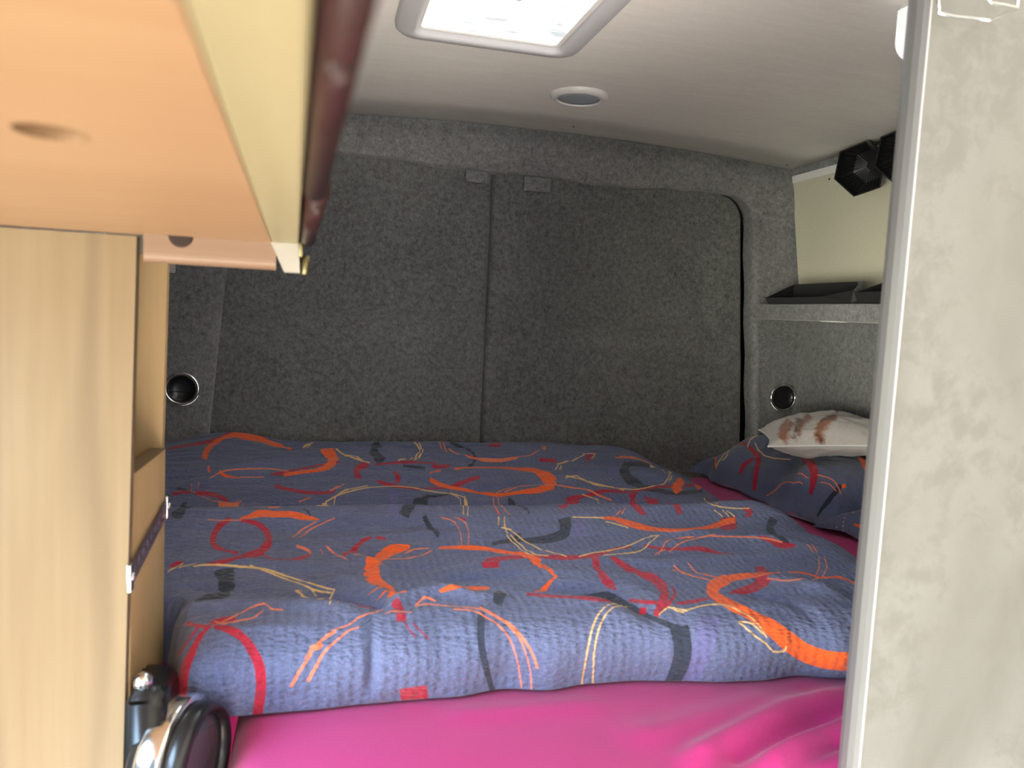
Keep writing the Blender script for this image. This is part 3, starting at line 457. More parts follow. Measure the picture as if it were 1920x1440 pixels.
  'Y': '''3336 9110 3343 9144 3392 9046 3404 9085 3440 8979 3457 9022 3481 8917 3499 8958 3527 8834 3541 8877 3609 8770 3618 8817 3699 8709 3702 8759 3769 8650 3766 8712 3832 8615 3828 8660
3494 8944 3507 8989 3559 8903 3577 8959 3619 8853 3636 8902 3668 8775 3682 8819 3732 8662 3735 8717
4612 9754 4632 9818 4650 9647 4669 9683 4676 9584 4697 9601 4676 9400 4696 9400 4690 9208 4709 9161 4638 9078 4641 9041 4517 8921 4509 8878 4383 8806 4379 8742 4263 8724 4268 8689
4689 9709 4709 9746 4713 9612 4733 9631 4721 9455 4742 9474 4735 9349 4756 9348 4741 9149 4754 9115 4662 9035 4653 8970 4519 8838 4516 8773
2733 9455 2737 9541 2903 9673 2899 9751
2809 9455 2793 9455 2872 9621 2863 9683
3182 6449 3178 6513 3216 6449 3247 6513 3296 7657 3287 7678 3352 7697 3343 7715 3401 7726 3392 7744 3447 7752 3437 7776 3498 7784 3487 7808 3557 7814 3547 7838 3623 7841 3614 7861 3696 7865 3687 7890 3778 7895 3768 7923 3867 7923 3857 7956 3953 7951 3946 7984 4035 7973 4028 8006 4114 7987 4110 8021 4199 7992 4196 8026 4295 7982 4293 8015 4396 7965 4394 7995 4489 7942 4486 7975 4563 7924 4562 7951 4628 7908 4628 7931 4697 7889 4696 7916 4774 7871 4772 7901 4853 7858 4852 7883 4932 7847 4931 7871
3216 6449 3247 7645 3263 6449 3295 7644 3325 6449 3325 6449 3422 7725 3409 7741 3490 7826 3477 7847 3598 7881 3586 7916 3708 7937 3698 7967 3777 7967 3769 7996 3836 7989 3829 8018
4933 7847 4931 7871 5021 7843 5020 7868 5105 7824 5109 7851 5184 7772 5194 7793 5238 7700 5255 7719 5015 6598 5031 6598 4977 6422 4994 6429 4951 6185 4967 6186 4929 5967 4944 5966
5104 7847 5107 7871 5216 7795 5222 7821 5304 7743 5316 7764 5048 6556 5346 7684 5070 6583 5085 6581 5011 6223 5026 6224 4980 5931 4995 5929
5371 5878 5385 5872 5323 5522 5337 5512
5435 5872 5450 5877 5409 5562 5425 5572 5395 5331 5410 5339
5365 5894 5381 5894 5325 5497 5340 5495
5439 5896 5455 5897 5415 5673 5431 5674 5395 5439 5411 5448 5394 5282 5410 5304 5390 5124 5408 5152
5356 5375 5365 5432 5407 5334 5417 5389 5455 5272 5468 5319 5482 5106 5500 5157 5509 4903 5528 4947 5542 4606 5566 4671 5591 4341 5609 4395 5638 4119 5652 4172 5697 3971 5709 4030 5742 3849 5763 3908 5779 3769 5803 3816
5371 5080 5387 5113 5377 4866 5397 4908 5363 4606 5385 4654 5367 4422 5384 4459 5373 4259 5392 4315 5388 4122 5401 4166 5422 4021 5434 4081 5476 3931 5486 3998 5538 3880 5552 3936 5593 3826 5613 3881
5419 5071 5436 5107 5428 4837 5449 4880 5415 4550 5439 4604 5426 4363 5445 4409 5438 4189 5457 4258 5462 4096 5476 4140 5486 3985 5501 4046
5927 3773 5944 3822 6016 3833 6028 3884 6098 3892 6107 3948 6175 3953 6182 4012 6247 4007 6256 4066 6320 4055 6327 4106 6400 4106 6408 4158 6502 4187 6514 4247 6618 4280 6628 4330 6718 4353 6728 4403 6793 4422 6806 4479 6861 4505 6874 4561 6926 4577 6938 4627 6993 4639 7017 4716 7069 4721 7091 4794 7143 4798 7160 4860
6225 3799 6247 3862 6329 3852 6345 3916 6428 3905 6440 3972 6518 3958 6528 4019 6598 3995 6606 4047 6672 4025 6680 4076 6745 4081 6750 4127 6820 4179 6825 4227 6896 4295 6896 4328 6966 4395 6973 4444 7052 4534 7059 4582 7129 4656 7138 4710 7213 4796 7219 4844
7115 4801 7137 4864 7217 4786 7240 4848
6310 5766 6318 5811 6380 5747 6389 5794 6450 5728 6459 5776 6519 5715 6527 5763 6584 5712 6592 5758 6648 5715 6656 5760 6712 5720 6720 5764
6699 5505 6712 5563 6756 5455 6770 5518 6814 5396 6829 5454 6871 5285 6891 5355 6928 5173 6946 5227
7627 9265 7630 9333 7766 9317 7771 9370 7860 9324 7876 9367 7832 9250 7847 9227 7750 9121 7752 9088
6948 8768 6968 8824 7101 8844 7119 8885 7271 8923 7313 9000 7499 9091 7506 9131 7668 9239 7661 9276
6893 8497 6874 8526 6966 8737 6953 8766
6977 8505 6954 8517 7024 8746 7004 8761
8692 8837 8911 9114 8771 8730 8818 8816 8849 8603 8865 8624 8896 8475 8911 8475 8820 8263 8853 8283 8743 8141 8754 8123 8667 8070 8673 8045 8564 8021 8563 7969 8432 7949 8434 7921 8286 7911 8284 7879 8137 7885 8133 7853 8012 7891 8006 7859 7892 7908 7886 7872
8927 8688 9459 9733 8958 8496 8974 8517 8899 8300 8953 8359 8817 8184 8825 8162 8743 8087 8754 8069
6970 8178 6978 8214 7085 8228 7098 8270 7185 8250 7207 8291 7228 8155 7253 8195 7297 8039 7310 8077 7427 8000 7434 8033 7576 7975 7581 8007 7730 7924 7736 7958 7881 7855 7891 7888
7007 8244 7030 8290 7064 8217 7083 8254 7119 8186 7139 8224 7178 8139 7199 8183 7249 8070 7265 8111 7338 8005 7348 8037 7434 7967 7440 7995 7531 7954 7534 7984 7628 7953 7631 7984 7716 7941 7721 7972 7787 7901 7797 7941 7847 7856 7860 7888 7907 7819 7921 7847
7192 7745 7207 7773 7293 7698 7313 7729 7387 7656 7409 7685 6924 6513 6924 6513 7004 6513 7002 6513 7049 6513 7049 6513 7081 6513 7683 7669
8239 6471 8955 7561 8348 6492 8332 6471
9318 7792 9350 7814 9256 7707 9303 7728 8411 6471 8426 6471 8353 6273 8403 6392 8361 6129 8387 6185 8436 6063 8455 6108 8534 6011 8552 6056 8645 5959 8663 6005 8744 5915 8761 5960 8794 5898 8810 5942 8828 5892 8844 5935
8334 5974 8355 6003 8365 5694 8385 5724
8448 5954 8470 5981 8449 5677 8469 5704
8490 5898 8513 5934 8529 5640 8549 5675
8473 6471 8473 6471 8464 6163 8497 6228
5072 1787 5060 1737 4965 1656 4943 1595 4869 1574 4856 1532 4782 1505 4776 1471 4703 1432 4703 1403 4631 1357 4636 1329 4561 1269 4572 1245 4495 1171 4511 1152 4439 1061 4458 1046 4394 948 4414 936 4358 825 4378 815 4333 693 4355 684 4319 560 4341 550 4313 417 4336 407 4316 272 4340 263 4323 153 4347 145 4331 70 4355 63 4351 -11 4374 -11 4342 -11 4342 -11
5100 1681 5080 1618 5006 1591 4985 1529 4915 1511 4903 1467 4832 1441 4827 1406 4756 1370 4757 1339 4685 1296 4691 1269 4618 1214 4630 1193 4555 1115 4572 1097 4502 1006 4521 992 4461 898 4481 886 4431 786 4452 777 4413 669 4434 663 4405 548 4427 543 4410 419 4432 416 4424 289 4446 287 4442 173 4464 171 4459 81 4481 78 4490 -11 4514 -11 4483 -11 4499 -11
5340 1327 5342 1354 5403 1368 5405 1396 5468 1409 5473 1441 5521 1428 5537 1464 5555 1400 5576 1433 5583 1346 5603 1380 5629 1322 5643 1357 5705 1358 5715 1392 5799 1417 5811 1454 5895 1454 5911 1493 5986 1465 6004 1506 6075 1477 6095 1521 6153 1476 6175 1519 6216 1455 6241 1498 6270 1420 6295 1460 6318 1381 6340 1415 6360 1341 6381 1371 6392 1286 6416 1319 6412 1219 6437 1252 6428 1153 6451 1181 6440 1087 6462 1109 6453 1014 6474 1033 6468 934 6487 949 6483 847 6501 862 6504 761 6521 775
5572 1426 5588 1456 5610 1402 5626 1433 5649 1382 5664 1413 5702 1382 5714 1413 5778 1413 5789 1444 5870 1452 5882 1482 5962 1472 5977 1505 6048 1483 6064 1519 6135 1495 6153 1532 6224 1507 6242 1546
6248 1048 6261 1078 6295 1041 6308 1072 6340 1037 6355 1068 6379 1009 6397 1036 6416 941 6434 963 6457 850 6474 870 6505 758 6520 777
6235 1029 6258 1055 6299 889 6318 913 6368 776 6384 801 6427 704 6442 729 6479 643 6495 665 6530 554 6545 574 6595 475 6600 504 6676 460 6670 492 6740 481 6727 510 6761 521 6740 538 6767 567 6744 577
1969 3753 1997 3808 2033 3748 2060 3798 2108 3760 2132 3809 2186 3770 2207 3815 2273 3772 2293 3813 2363 3767 2382 3805 2432 3741 2457 3783 2471 3694 2509 3745 2489 3638 2537 3692 2495 3585 2548 3636 2492 3536 2549 3585 2478 3489 2540 3536 2462 3440 2529 3486 2436 3380 2516 3433 2392 3310 2483 3366 2324 3232 2433 3292 2212 3128 2324 3196 2114 3034 2224 3095 2035 2951 2133 3006 1992 2889 2075 2937 1955 2827 2041 2881 1914 2754 1997 2813
2495 3761 2516 3793 2488 3650 2529 3695 2446 3540 2499 3583 2403 3450 2462 3491 2354 3372 2427 3419 2292 3294 2377 3345 2201 3204 2292 3261 2068 3092 2163 3143 1944 2985 2034 3034 1891 2914 1960 2953 1871 2858 1927 2892 1851 2797 1909 2836 1831 2728 1874 2761
1976 2804 1928 2759 1827 2709 1804 2676 1716 2637 1675 2564 1573 2419 1584 2344 1488 2398 1495 2297 1414 2591 1384 2547 1524 2775 1458 2732 1512 2757 1617 2834 1558 2758 1687 2849
1969 2985 2036 3018 1760 2805 1803 2827 1506 2536 1518 2535
1705 3712 1728 3751 1839 3833 1844 3877 1915 3972 1904 4009
1866 3818 1878 3865 1950 3839 1959 3896 2034 3867 2037 3928
1644 1800 1635 1826 1677 1881 1670 1926
1740 1831 1735 1876 1826 2170 1814 2224''',
  'K': '''3998 9796 4058 9485 3914 9754 4001 9391 3831 9477 3998 9235 3873 9183 3995 9243 3884 8981 4017 9202 3887 8750 4074 9065 3975 8557 4099 8882
5263 9735 5274 9839 5377 9669 5403 9753 5451 9482 5511 9669 5544 9349 5568 9428 5622 9191 5655 9254 5608 9019 5656 9027 5566 8937 5587 8897 5488 8855 5485 8752 5397 8752 5417 8615
4380 8547 4367 8626 4547 8532 4536 8606 4716 8510 4704 8593
4270 5861 4146 5992 4291 6001 4176 6189 4313 6135 4221 6407 4342 6282 4264 6449 4392 6422 4544 7713 4476 6559 4643 7757 4770 7717 4760 7788 4918 7762 4912 7812 5081 7798 5077 7833
1422 7718 1760 6428 1384 7660 1720 6394 1620 6428 1733 6079 1594 6249 1735 5916 1594 6042 1740 5733
1186 7977 1179 8022 1328 7926 1314 7982
3021 6310 3034 6400 3096 6058 3112 6094 3125 5905 3144 5930
4431 5863 4483 5927 4450 5722 4503 5798 4477 5552 4527 5657 4516 5281 4566 5475 4558 5102 4596 5184
6118 5735 6285 5780 6096 5497 6256 5572 6076 5293 6215 5292 6064 5210 6162 5077 6072 5217 6079 4900 6061 5198 6009 4823 6012 5151 5949 4793 5930 5093 5863 4751 5827 5029 5756 4700 5725 4966 5654 4666 5639 4936 5576 4686 5555 4926 5507 4731 5463 4905 5428 4749 5355 4854 5323 4705 5237 4778 5211 4646 5120 4698 5102 4600
5106 4601 5144 4805 5225 4668 5265 4878 5349 4775 5380 4964 5451 4891 5469 5057 5539 4991 5555 5172
8397 9108 8317 8794 8323 9036 8237 8688 8145 8837 8206 8626 8037 8645 8206 8622 8007 8403 8195 8514 7959 8219 8195 8444 7970 8101 8189 8353 8028 8030 8179 8239 8105 7953 8202 8143 8187 7890 8261 8085 8268 7838 8332 8021 8354 7793 8415 7940 8434 7740 8509 7890 8528 7707 8605 7834 8631 7679 8704 7786 8748 7662 8820 7767 8907 7683 8983 7815 9128 7786 9169 7932 9338 7949 9379 8138
8301 8880 8433 9061 8426 8880 8568 9084 8536 8880 8703 9112 8583 8816 8802 9093 8692 8816 8911 9114
5956 7672 5990 7724 5704 6598 6055 7643 5758 6565 5798 6598 5771 6409 5837 6564 5796 6308 5835 6404 5787 6170 5825 6215 5774 6042 5810 6066
9032 5572 9076 5354 8939 5393 8996 5229 8821 5098 8930 5105 8664 4660 8843 4866 8499 4187 8687 4482 8528 4041 8596 4147 8579 3924 8620 3990
3631 2305 3724 2104 3490 1803 3556 1643
3198 1439 3282 1429 3147 1234 3228 1223 3110 1059 3191 1049 3093 904 3173 900 3092 757 3172 761 3105 617 3183 624 3126 488 3202 496 3154 371 3227 380 3187 267 3257 272 3220 174 3286 175 3251 89 3312 92 3285 -11 3336 7 3263 -11 3356 -11
4416 2213 4440 2396 4519 2191 4548 2377 4621 2167 4650 2361 4715 2133 4749 2336 4798 2084 4841 2322 4866 2003 4930 2306 4905 1868 5010 2249 4952 1808 5072 2150 4999 1753 5108 2007 5023 1621 5138 1859 5070 1535 5165 1695 5126 1456 5192 1555 5174 1366 5231 1456 5221 1278 5274 1362 5268 1191 5323 1274 5317 1112 5373 1193 5364 1046 5421 1132 5408 988 5467 1084 5454 933 5514 1039
5366 997 5608 1041 5358 885 5591 927 5359 780 5581 811 5361 684 5576 693 5363 594 5576 580 5364 510 5579 464 5364 422 5578 338 5364 303 5569 204 5363 178 5556 78 5360 89 5547 -11 5354 49 5500 -11 5349 -11 5453 -11 5344 -11 5422 -11
2066 3632 2367 3786 1852 3445 2171 3543 1651 3304 1663 3215 1495 3218 1186 2981 1324 3129 629 2650 947 2955 472 2483 522 2731 413 2352 315 2571 350 2278 238 2429 280 2253''',
  'P': '''4176 7837 4261 7915 4205 7738 4328 7824 4061 6535 4248 6598 4041 6358 4182 6222 3999 6030 4148 5891
6304 5642 6461 5617 6220 5152 6362 5087 6179 5021 6288 4863
7863 8645 8082 8773 7749 8185 7958 8256
5782 1258 6046 1173 5731 1136 5995 1069 5695 1027 5951 966 5669 927 5911 862 5646 835 5876 759 5626 747 5847 658 5608 659 5824 559 5592 568 5807 460 5577 474 5793 357 5564 375 5783 249 5554 271 5769 150 5546 167 5756 62 5544 70 5751 -11''',
 },
 'pillow_far': {
  'R': '''9761 662 9761 662 9655 1119 9655 1119 9655 1575 9655 1575 9496 2169 9496 2169 9179 2443 9179 2443 8914 2808 9020 2991 8544 2991 9126 3584 8125 3088 8597 3447 7665 3149 7863 3400
7375 3011 7451 3357 7004 2719 7109 3180 6662 2369 6665 2714 6217 1855 6179 2235 5949 1644 5772 1980 5699 1358 5368 1550 5414 1009 5111 1155 5167 731 4909 838 4983 497 4762 572 4849 322 4662 369 4744 182 4592 212
6304 1754 6127 1628 6495 1552 6272 1402 6587 1245 6310 1116 6535 908 6272 846 6463 641 6244 615
4119 3510 4560 4509 2830 2762 4177 4394 2597 2615 3201 3767 2335 2480 2571 3473 2126 2306 1914 2635 1906 1965 1646 2123 1733 1633 1487 1720 1563 1277 1358 1330 1394 911 1253 966''',
  'Y': '''9126 3310 8967 3128 8491 2032 8491 2169 8491 1480 8244 1431 8187 944 7948 945 8086 588 7906 611
9020 2854 9020 2899 8385 1986 8332 2020 7837 1425 7699 1419 7806 1209 7674 1184 7849 1035 7699 995
7455 3151 7538 3143 7669 3499 7780 3497 7914 3875 8097 3920 7974 4246 8188 4342 8019 4678 8121 4680
7484 3792 7477 3886 7053 3368 7048 3463 6454 2577 6453 2666 6099 2424 6139 2540 5774 2521 5857 2641 5389 2727 5484 2840 5004 2892 5085 3004 4685 2994 4754 3106 4394 3080 4454 3184''',
  'O': '''9708 1530 9655 1575 8650 600 8503 711 7853 477 7724 523
2936 7739 3042 8332 2400 7011 2513 7693 1996 6480 2407 7739 1617 6046 1739 6816 1302 5754 1397 6401
567 2682 714 2709 552 2918 680 2918''',
  'S': '''3878 167 3946 191 3635 328 3734 356 3336 507 3479 517 3177 684 3353 693 3019 850 3204 881 2745 1020 2865 1072 2464 1153 2521 1213 2051 1022 2078 1082 1829 1141 1859 1214
2347 1583 2390 1669 1858 1676 1881 1750
1686 2112 1723 2200 1441 2190 1473 2272 1239 2331 1261 2405 1057 2405 1066 2481 887 2449 885 2530 687 2410 669 2479 454 2306 445 2387
1334 1743 1368 1808 1193 1899 1224 1964 1049 2045 1070 2122 863 2116 873 2200 668 2194 670 2270''',
  'K': '''821 2641 632 2705 729 1987 554 2111 665 1436 492 1575 628 1072 460 1173 581 776 430 846 515 531 389 578 455 334 366 357''',
 },
 'pillow_near': {
  'Y': '''9330 -68 9359 -68 9383 117 9409 115 9465 468 9492 482 9529 876 9566 958 9941 2782 9887 2583 9553 1712 9657 2169 9906 3467 9843 3241
9474 -51 9494 -61 9560 298 9581 295''',
  'O': '''9132 326 9161 454 8592 364 8708 629''',
 },
 'cushion': {
  'B': '''1926 5579 2175 2579 1461 4898 1893 1508 979 3907 1735 1010 747 1854 1596 624 746 627 1443 207
3847 6596 3788 3541 3254 4891 3411 3042 2750 3243 3049 2265 2404 1471 2713 1165 2228 598 2440 498
4012 2136 4572 1404 3745 1176 4361 724 3568 346 4238 337 3706 101 4233 250 3912 39 4286 140
5799 5504 5541 2412 5252 4411 5099 1562 4514 2608 4794 1279 4145 1934 4561 980 3872 1499 4313 593
5776 6425 5924 6764 6428 7436 6176 6680 6764 7268 6764 7268 6932 7100 6848 7100 7520 6764 7100 6848 7940 6344 7940 6344 7856 3991 8108 4159''',
  'U': '''2706 5084 3015 3859 2308 2964 2623 2098 2054 1454 2384 1220 1983 715 2271 678 1973 317 2201 298
3715 290 3866 369 4025 62 4171 95
4227 1864 4203 2229 4894 2443 4901 3071 5491 2874 5504 4075 6140 4455 6260 4579 6596 4579 6596 4663
6008 5588 5969 6680 6848 7268 6848 7268 7100 6932 7268 6764 7436 6512 7436 6512 8024 6260 8024 6260''',
 },
}

#<SURF>
def _hash(ix, iy, seed):
    n = (ix.astype(np.int64) * 374761393 + iy.astype(np.int64) * 668265263 + seed * 1274126177) & 0x7fffffff
    n = ((n ^ (n >> 13)) * 1274126177) & 0x7fffffff
    return ((n ^ (n >> 16)) & 0xffff) / 65535.0 * 2 - 1
def vnoise(x, y, seed=0):
    ix = np.floor(x); iy = np.floor(y); fx = x - ix; fy = y - iy
    fx = fx * fx * (3 - 2 * fx); fy = fy * fy * (3 - 2 * fy)
    a = _hash(ix, iy, seed); b = _hash(ix + 1, iy, seed); c = _hash(ix, iy + 1, seed); d = _hash(ix + 1, iy + 1, seed)
    return (a * (1 - fx) + b * fx) * (1 - fy) + (c * (1 - fx) + d * fx) * fy
def fbm(x, y, seed=0, octv=3):
    s = 0; a = 1
    for k in range(octv):
        s = s + a * vnoise(x * 2 ** k, y * 2 ** k, seed + k * 17); a *= .5
    return s
def sstep(a, b, x):
    t = np.clip((x - a) / (b - a), 0, 1); return t * t * (3 - 2 * t)
def seg_dist(X, Y, pts):
    # distance to a polyline, signed (positive on its left), and how far along it (0..1)
    best = np.full(X.shape, 1e9); sg = np.zeros(X.shape); al = np.zeros(X.shape); n = len(pts) - 1
    for k in range(n):
        ax, ay = pts[k]; bx, by = pts[k + 1]; dx, dy = bx - ax, by - ay; L = dx * dx + dy * dy
        t = np.clip(((X - ax) * dx + (Y - ay) * dy) / L, 0, 1)
        d = np.hypot(X - ax - t * dx, Y - ay - t * dy); m = d < best
        best = np.where(m, d, best); sg = np.where(m, np.sign(dx * (Y - ay) - dy * (X - ax)), sg); al = np.where(m, (k + t) / n, al)
    return best, sg, al
def wrinkles(X, Y, lst):
    z = np.zeros(X.shape)
    for amp, wd, pts in lst:
        d, s, al = seg_dist(X, Y, pts)
        fade = np.clip(np.minimum(al, 1 - al) * 5, 0, 1)
        z += amp * np.exp(-(d / wd) ** 2) * fade
    return z
BED_Z = .90
def duvet_grid(nu=640, n1=300, n2=170, rumple=.72):
    tt = np.concatenate([np.linspace(0, .52, n1, endpoint=False), np.linspace(.52, 1.255, n2)])
    u = np.linspace(0, 1, nu); U, T = np.meshgrid(u, tt)
    ROLL = .135; H = .088
    ang = np.clip(T / ROLL, 0, 1) * PI / 2
    s = np.where(T < ROLL, -.022 * np.sin(2 * ang) + .05 * (1 - np.cos(ang)), .05 + (T - ROLL))
    hf = np.where(T < ROLL, np.sin(ang) ** .85, 1.0)
    Y0 = .853 + s
    Xl = -.146 - .020 * sstep(.88, .96, Y0) - .27 * sstep(.968, 1.09, Y0) + .004 * np.sin(Y0 * 40)
    Xr = np.interp(Y0, [.85, 1.0, 1.38, 1.46, 1.6, 1.85, 2.05], [.93, .945, .945, .955, .975, 1.02, 1.065]) + .006 * np.sin(Y0 * 19) + .004 * np.sin(Y0 * 47)
    X = Xl + (Xr - Xl) * U
    Y = Y0 + .012 * np.sin(X * 3.0 + .5) * (1 - sstep(0, .3, T)) + .008 * vnoise(X * 18, X * 0, 5) * (1 - sstep(.0, .12, T)) - .010 * (1 - sstep(0, .3, T)) - .024 * sstep(.15, .75, X) * (1 - sstep(.1, .35, T))
    # ridge where the quilt folds over itself
    yr = 1.315 + .012 * np.sin(X * 4 + .6) - .05 * sstep(.75, 1.02, X)
    top = .0 + .012 * sstep(1.0, 1.25, Y)
    rid = .016 * np.exp(-((Y - yr + .035) / .05) ** 2)
    drop = -.064 * sstep(yr, yr + .022, Y) + .057 * sstep(yr + .05, 1.75, Y)
    h = H + top + rid + drop
    h += .034 * np.exp(-((X + .215) / .13) ** 2 - ((Y - 2.0) / .15) ** 2)
    h += .021 * sstep(1.75, 2.0, Y) * sstep(-.15, .05, X) * (1 - .6 * sstep(.75, 1.0, X)) - .012 * sstep(.55, .75, X) * sstep(1.5, 2.0, Y) - .03 * sstep(.78, 1.0, X) * sstep(1.45, 1.95, Y)
    # soft lofting and wrinkles running across the bed
    h += .008 * fbm(X * 3.2 + 2, Y * 5 + 1, 3, 2) * sstep(.95, 1.1, Y)
    damp = sstep(0, .16, T)
    h += rumple * (.0052 * fbm(X * 5 + .2 * np.sin(Y * 9), Y * 24, 11, 3) + .0022 * fbm(X * 12 + 2 * Y, Y * 56, 31, 2)) * (.25 + .75 * damp)
    h += 1.35 * rumple * wrinkles(X, Y, WR_DUVET) * damp
    # sides fall to the mattress
    dl = X - Xl; dr = Xr - X; db = 2.045 - Y
    def rnd(d, wd): k = np.clip(d / wd, 0, 1); return np.sqrt(np.clip(1 - (1 - k) ** 2.2, 0, 1))
    kr = np.clip(dr / (.13 + .06 * sstep(1.4, 1.6, Y)), 0, 1)
    fall = rnd(dl, .028 + .05 * sstep(1.0, 1.3, Y)) * (1 - (1 - kr) ** 1.9) ** .95 * (.35 + .65 * rnd(db, .08))
    hh = np.maximum(h * hf * fall, .004)
    # front face: vertical soft folds
    ff = (1 - sstep(.10, .2, T))
    Y = Y + ff * (.0055 * fbm(X * 20, T * 5, 41, 2) + .010 * np.exp(-((X - .066 - .02 * T) / .006) ** 2) * np.clip(T / .03, 0, 1)) * np.clip(T / .02, 0, 1)
    return np.stack([X, Y, BED_Z + hh], -1), T
def pillow_grid(kind, nu=190, nv=220):
    # closed pillow: v runs round the section (top 0..0.5, underside 0.5..1), u along its length
    L = {'far': dict(y0=1.475, y1=2.075, xl=1.095, xr=1.40, zl=.012, tilt=.085, dome=.080, th=.045, sd=3),
         'near': dict(y0=.72, y1=1.470, xl=1.100, xr=1.40, zl=.014, tilt=.10, dome=.045, th=.05, sd=9)}[kind]
    a = np.linspace(0, 1, nu); b = np.linspace(-1, 1, nv)
    A, Bv = np.meshgrid(a, b)           # A along Y, Bv: -1 lower left edge .. 0 .. 1 wall edge on the upper face
    Yc = L['y0'] + (L['y1'] - L['y0']) * A
    Q = (Bv + 1) / 2
    ed = .012 * np.sin(Yc * 17 + L['sd']) + .010 * np.sin(Yc * 41 + 1)
    bow = .030 * (1 - (2 * A - 1) ** 2)
    xl = L['xl'] + ed * .8 + .016 - bow * .4 - .03 * sstep(.93, 1, A)
    X = xl + (L['xr'] - xl) * Q
    prof = np.clip(1 - np.abs(2 * Q - 1) ** 2.6, 0, 1) ** .75 * np.clip(1 - np.abs(2 * A - 1) ** 8, 0, 1) ** .7
    z = L['zl'] + L['tilt'] * Q ** .75 * (.45 + .55 * np.clip(1 - np.abs(2 * A - 1) ** 4, 0, 1)) + L['dome'] * prof
    z += (.008 * fbm(X * 22, Yc * 7, L['sd'], 3) + .011 * vnoise(X * 9 + Yc * 6, Yc * 9 - X * 7, L['sd'] + 4)) * np.clip(prof * 2, 0, 1)
    if kind == 'far': z += wrinkles(X, Yc, WR_PILLOW) - .021 * np.exp(-((X - 1.245) / .11) ** 2 - ((Yc - 1.68) / .10) ** 2)
    Pt = np.stack([X, Yc, BED_Z + z], -1)
    zb = np.minimum(.002 + (z * .0), z - .004)
    zb = np.where(Q > .9, np.maximum(zb, z - .10), zb)
    Pb = np.stack([X * 1.0, Yc, BED_Z + np.minimum(zb + (z - zb) * np.clip(1 - 14 * np.minimum(np.minimum(Q, 1 - Q), np.minimum(A, 1 - A)), 0, 1), z)], -1)
    return Pt, Pb
def cushion_grid(nu=120, nv=120):
    a = np.linspace(-1, 1, nu); A, B = np.meshgrid(a, a)
    W = .150; D = .135
    r = np.maximum(np.abs(A), np.abs(B))
    sq = 1 - .10 * (1 - np.abs(A) ** 2) * np.abs(B) ** 2     # sides pulled in between the pointed corners
    sq2 = 1 - .10 * (1 - np.abs(B) ** 2) * np.abs(A) ** 2
    x = A * W * sq2; y = B * D * sq
    prof = (np.clip(1 - np.abs(A) ** 2.4, 0, 1) * np.clip(1 - np.abs(B) ** 2.4, 0, 1)) ** .55
    wr = .005 * fbm(A * 3, B * 3, 5, 3) * np.clip(prof * 2, 0, 1)
    top = np.stack([x, y, .060 * prof + wr], -1); bot = np.stack([x, y, -.042 * prof + wr], -1)
    def place(p):
        rz = math.radians(-27); ty = math.radians(-5); tx = math.radians(1)
        Rz = np.array([[math.cos(rz), -math.sin(rz), 0], [math.sin(rz), math.cos(rz), 0], [0, 0, 1]])
        Ry = np.array([[math.cos(ty), 0, math.sin(ty)], [0, 1, 0], [-math.sin(ty), 0, math.cos(ty)]])
        Rx = np.array([[1, 0, 0], [0, math.cos(tx), -math.sin(tx)], [0, math.sin(tx), math.cos(tx)]])
        return p @ (Rz @ Ry @ Rx).T + np.array([1.248, 1.675, 1.082])
    return place(top), place(bot)
#</SURF>

# ------------------------------------------------------------------ setting: floor, ceiling, walls, rear doors
def zc(x): return 1.857 - .034 * ((x - .55) / .80) ** 2
bm = bmesh.new(); box(bm, -.75, 1.60, -2.6, 2.25, -.04, 0.0); struct(bm_obj('floor', bm, 'floor_vinyl'))
xs = np.linspace(-.60, 1.352, 40); ys = np.linspace(-2.6, 2.10, 24)
X, Y = np.meshgrid(xs, ys); top = np.stack([X, Y, zc(X)], -1)
ceil = grid_mesh('ceiling', top, 'ceiling'); so = ceil.modifiers.new('thick', 'SOLIDIFY'); so.thickness = .03; so.offset = 1
struct(ceil)
for x, y in ((.64, 2.00), (1.31, 2.035), (1.33, 1.78)):
    bm = bmesh.new(); lathe(bm, [(0, -.0012), (.0022, -.001), (.003, 0), (.003, .002)], (x, y, zc(x) - .0005), (0, 0, 1), 12)
    bm_obj('screw', bm, 'screw_dark', ceil)

